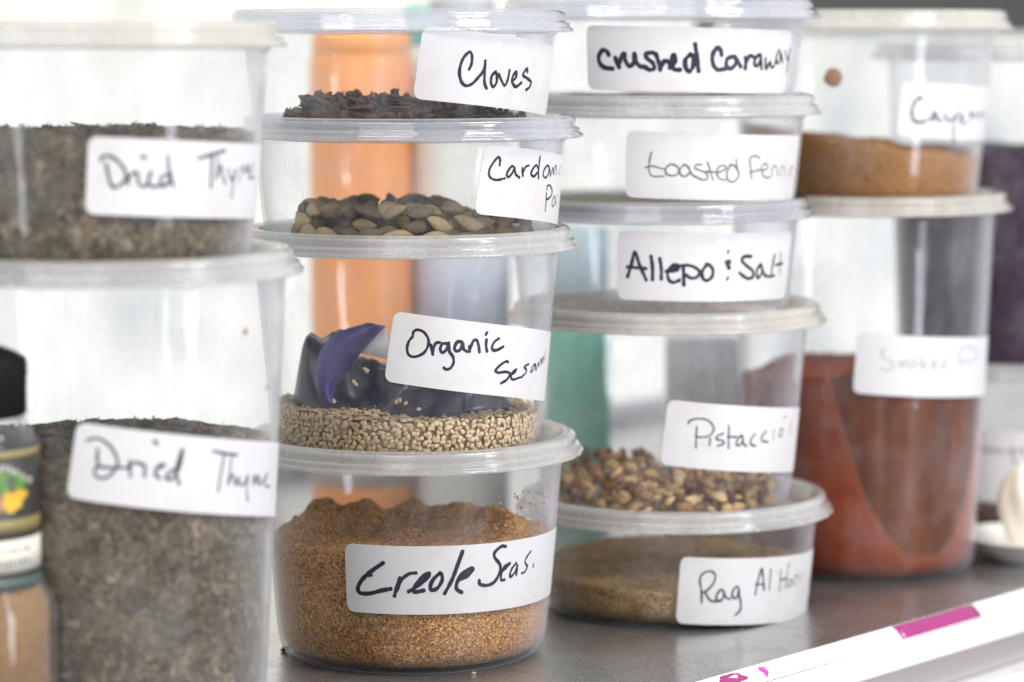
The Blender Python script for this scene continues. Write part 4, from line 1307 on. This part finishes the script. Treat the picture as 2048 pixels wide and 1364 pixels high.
# ------------------------------------------------------------------ spice jar, near left
JX, JY = -151.5, 800
jar = empty("spice_jar", JX, JY, 0); tag(jar, "small glass spice jar with black cap, cut off by the left edge", "spice jar")
M['glass'] = plastic('jar_glass', 0.03, 0.25, color=(.8, .85, .9), smudge=.03, rough=.05)
M['cap'] = simple('black_cap', (0.006, 0.006, 0.006), .6, var=.2, spec=.15)
def js(py): return CAM_H - (JY - 22) * math.tan(ang(py))
zc0, zc1 = js(852), js(712)
def rj(px): return ((px - 1024) / F * (JY)) - JX
lathe_obj("cap", [(rj(45) - 1, zc0), (rj(45), zc0 + .8), (rj(46), js(775)), (rj(48), js(768)), (rj(47), js(742)), (rj(45), js(734)), (rj(24), js(722)), (rj(0), zc1), (0, zc1 + .5)], M['cap'], jar)
R1, R2 = rj(66), rj(98)
g = [(0, .8), (R2 - 3, .8), (R2 - 1.2, 0), (R2, 2.5), (R2, js(1250)), (R2 - .8, js(1225)), (R1 + 1.2, js(1195)), (R1 + .3, js(1178)), (R1, js(1165)), (R1 - .4, js(905)), (R1 - 1.5, js(885)), (rj(42), js(868)), (rj(42), zc0 + 1),
     (rj(42) - 1.4, zc0 + 1), (rj(42) - 1.4, js(868)), (R1 - 3, js(888)), (R1 - 1.9, js(905)), (R1 - 1.5, js(1165)), (R2 - 1.8, js(1230)), (R2 - 1.6, 3), (0, 2.4)]
lathe_obj("glass", g, M['glass'], jar, 96)
R1o = R1 + .15
def ring(name, p0, p1, mat, off=.2):
    z1, z0 = js(p0), js(p1)
    return lathe_obj(name, [(R1 + .1, z0), (R1 + off, z0), (R1 + off, z1), (R1 + .1, z1), (R1 + .1, z0)], mat, jar, 96)
ring("label", 908, 1196, simple('jar_label_dark', (0.03, 0.032, 0.028), .4, var=.2), .22)
lab = [o_ for o_ in jar.children if o_.name.startswith("label")][0]
def ring2(name, p0, p1, col_, off):
    o_ = ring(name, p0, p1, simple('jar_' + name, col_, .45, var=.12, nscale=90), off)
    o_.parent = lab
ring2("gold_band", 912, 926, (.32, .25, .12), .28)
ring2("olive_band", 1050, 1078, (.24, .20, .08), .28)
ring2("cream_band", 1092, 1158, (.72, .70, .60), .28)
ring2("green_band", 1168, 1190, (.07, .10, .085), .27)
def on_jar(cpx, cpy, rx, ry, seed, off, n=28):
    V = []
    for o_ in (off, off - .06):
        for i in range(n):
            a = 2 * math.pi * i / n
            q = 1 + .3 * noise.noise(Vector((math.cos(a) * 1.5, math.sin(a) * 1.5, seed)))
            px = cpx + rx * q * math.cos(a); py = cpy + ry * q * math.sin(a)
            x = max(-R1 * .99, min(R1 * .99, rj(px)))
            th = math.asin(x / R1)
            V.append(((R1 + o_) * math.sin(th), -(R1 + o_) * math.cos(th), js(py)))
    return V, [tuple(range(n))] + [(i, n + i, n + (i + 1) % n, (i + 1) % n) for i in range(n)]
def jp(name, blobs, col_, off):
    o_ = link(name, mesh(*join([on_jar(*b, off) for b in blobs]), smooth=False), simple('print_' + name, col_, .45, var=.35, nscale=200), lab)
jp("green_print", [(22, 970, 20, 15, 1), (42, 978, 9, 12, 5), (12, 962, 9, 9, 6), (32, 958, 8, 7, 7), (5, 985, 18, 15, 8)], (.10, .26, .04), .32)
jp("yellow_print", [(28, 1016, 15, 18, 2), (40, 1002, 11, 13, 4), (22, 1002, 8, 9, 6)], (.72, .42, .03), .36)
jp("brown_print", [(4, 1018, 12, 16, 3), (-15, 1000, 15, 15, 3)], (.40, .20, .12), .34)
# small unreadable print on the band and arch
sm_ = []
for i in range(14):
    sm_.append((4 + (i % 7) * 8.0, 1112 + (i // 7) * 25, 2.2, 4 if i % 3 else 6, i))
jp("small_print", sm_, (.12, .12, .12), .33)
sm_ = [(8 + i * 9.5, 944 + ((i - 1) * 3.2) ** 1.35 if i > 1 else 944, 3, 6, i) for i in range(6)]
jp("arched_print", sm_, (.55, .50, .45), .33)
M['jarspice'] = speckle('jar_powder', [(0, (.22, .12, .04)), (.5, (.31, .175, .065)), (1, (.38, .23, .10))], scale=1400, big=40, bigstops=[(.3, (.8, .75, .7)), (.7, (1.1, 1.05, 1))])
o = link("jar_spice", mesh(*lathe([(0, 2.8), (R2 - 2.2, 3.4), (R2 - 2.2, js(1235)), (R1 - 2.2, js(1170)), (R1 - 2.3, js(960)), (0, js(950))], 72, closed=False)), M['jarspice'])
o.location = (JX * MM, JY * MM, 0); tag(o, "tan brown powder inside the small glass jar", "spice", kind='stuff')

# ------------------------------------------------------------------ crumbs on the shelf
M['crumb'] = simple('tan_crumb', (.42, .33, .2), .8, var=.3, nscale=400)
M['crumb_g'] = simple('green_crumb', (.03, .06, .02), .8, var=.3, nscale=400)
def crumb(px, py, s, mat, lab_, i):
    P = on_z(px, py, 0)
    me = lump_mesh(i, s, 1); me.materials.append(mat)
    o = bpy.data.objects.new("crumb", me); col.objects.link(o)
    o.location = (P.x * MM, P.y * MM, s * .5 * MM)
    tag(o, lab_, "crumb", None)
crumb(569, 1303, 1.7, M['crumb_g'], "dark green crumb on the shelf touching the base of the Creole container", 3)
crumb(948, 1349, 1.0, M['crumb'], "tan flake on the shelf just in front of the Creole container", 8)
rnd = random.Random(5)
V, Fc = [], []
for i in range(150):
    px = rnd.gauss(1270, 75) if i < 70 else rnd.uniform(1080, 1900); py = rnd.gauss(1335, 14) if i < 70 else rnd.uniform(1180, 1364)
    P = on_z(px, py, .1)
    if (P - E0).dot(NE) < 4: continue
    s = rnd.uniform(.08, .32)
    b = len(V)
    V += [(P.x - s, P.y, .02), (P.x, P.y - s * .6, .02), (P.x + s, P.y, .02), (P.x, P.y + s * .7, .02), (P.x, P.y, s * .6)]
    Fc += [(b, b + 1, b + 4), (b + 1, b + 2, b + 4), (b + 2, b + 3, b + 4), (b + 3, b, b + 4)]
o = link("dust_specks", mesh(V, Fc, smooth=False), M['crumb']); tag(o, "scattered tan dust specks on the steel shelf", "dust", kind='stuff')

# dried spots stuck on outer walls
def wall_spot(c, px, py, s, mat, lab_, i):
    th, z = cone_hit(px, py, c.cx, c.cy, c.z0, c.H, 0.1)
    r = wall_r(z, c.H) + .25
    V, Fc = lathe([(0, -.2), (s * .7, -.16), (s, 0), (s * .75, .22), (0, .34)], 24, closed=False, rmod=lambda r, z, a: r * .16 * noise.noise(Vector((math.cos(a) * 1.4, math.sin(a) * 1.4, i))))
    V = [(x, -z_, y) for x, y, z_ in V]
    me = mesh(V, Fc); me.materials.append(mat)
    o = bpy.data.objects.new("dried_spot", me); col.objects.link(o)
    o.location = ((c.cx + r * math.sin(th)) * MM, (c.cy - r * math.cos(th)) * MM, (c.z0 + z) * MM)
    o.rotation_euler = (0, 0, th)
    tag(o, lab_, "spot")
M['spot'] = simple('brown_spot', (.33, .19, .12), .7, var=.2)
wall_spot(S4[1], 1667, 155, 3.6, M['spot'], "round brown spot on the empty upper wall of the Cayenne container", 1)
wall_spot(S1[0], 490, 663, 1.1, M['spot'], "small brown speck on the empty wall of the tall thyme container, upper of two", 2)
wall_spot(S1[0], 533, 775, 0.7, M['spot'], "tiny brown speck on the tall thyme container, just above its label", 4)
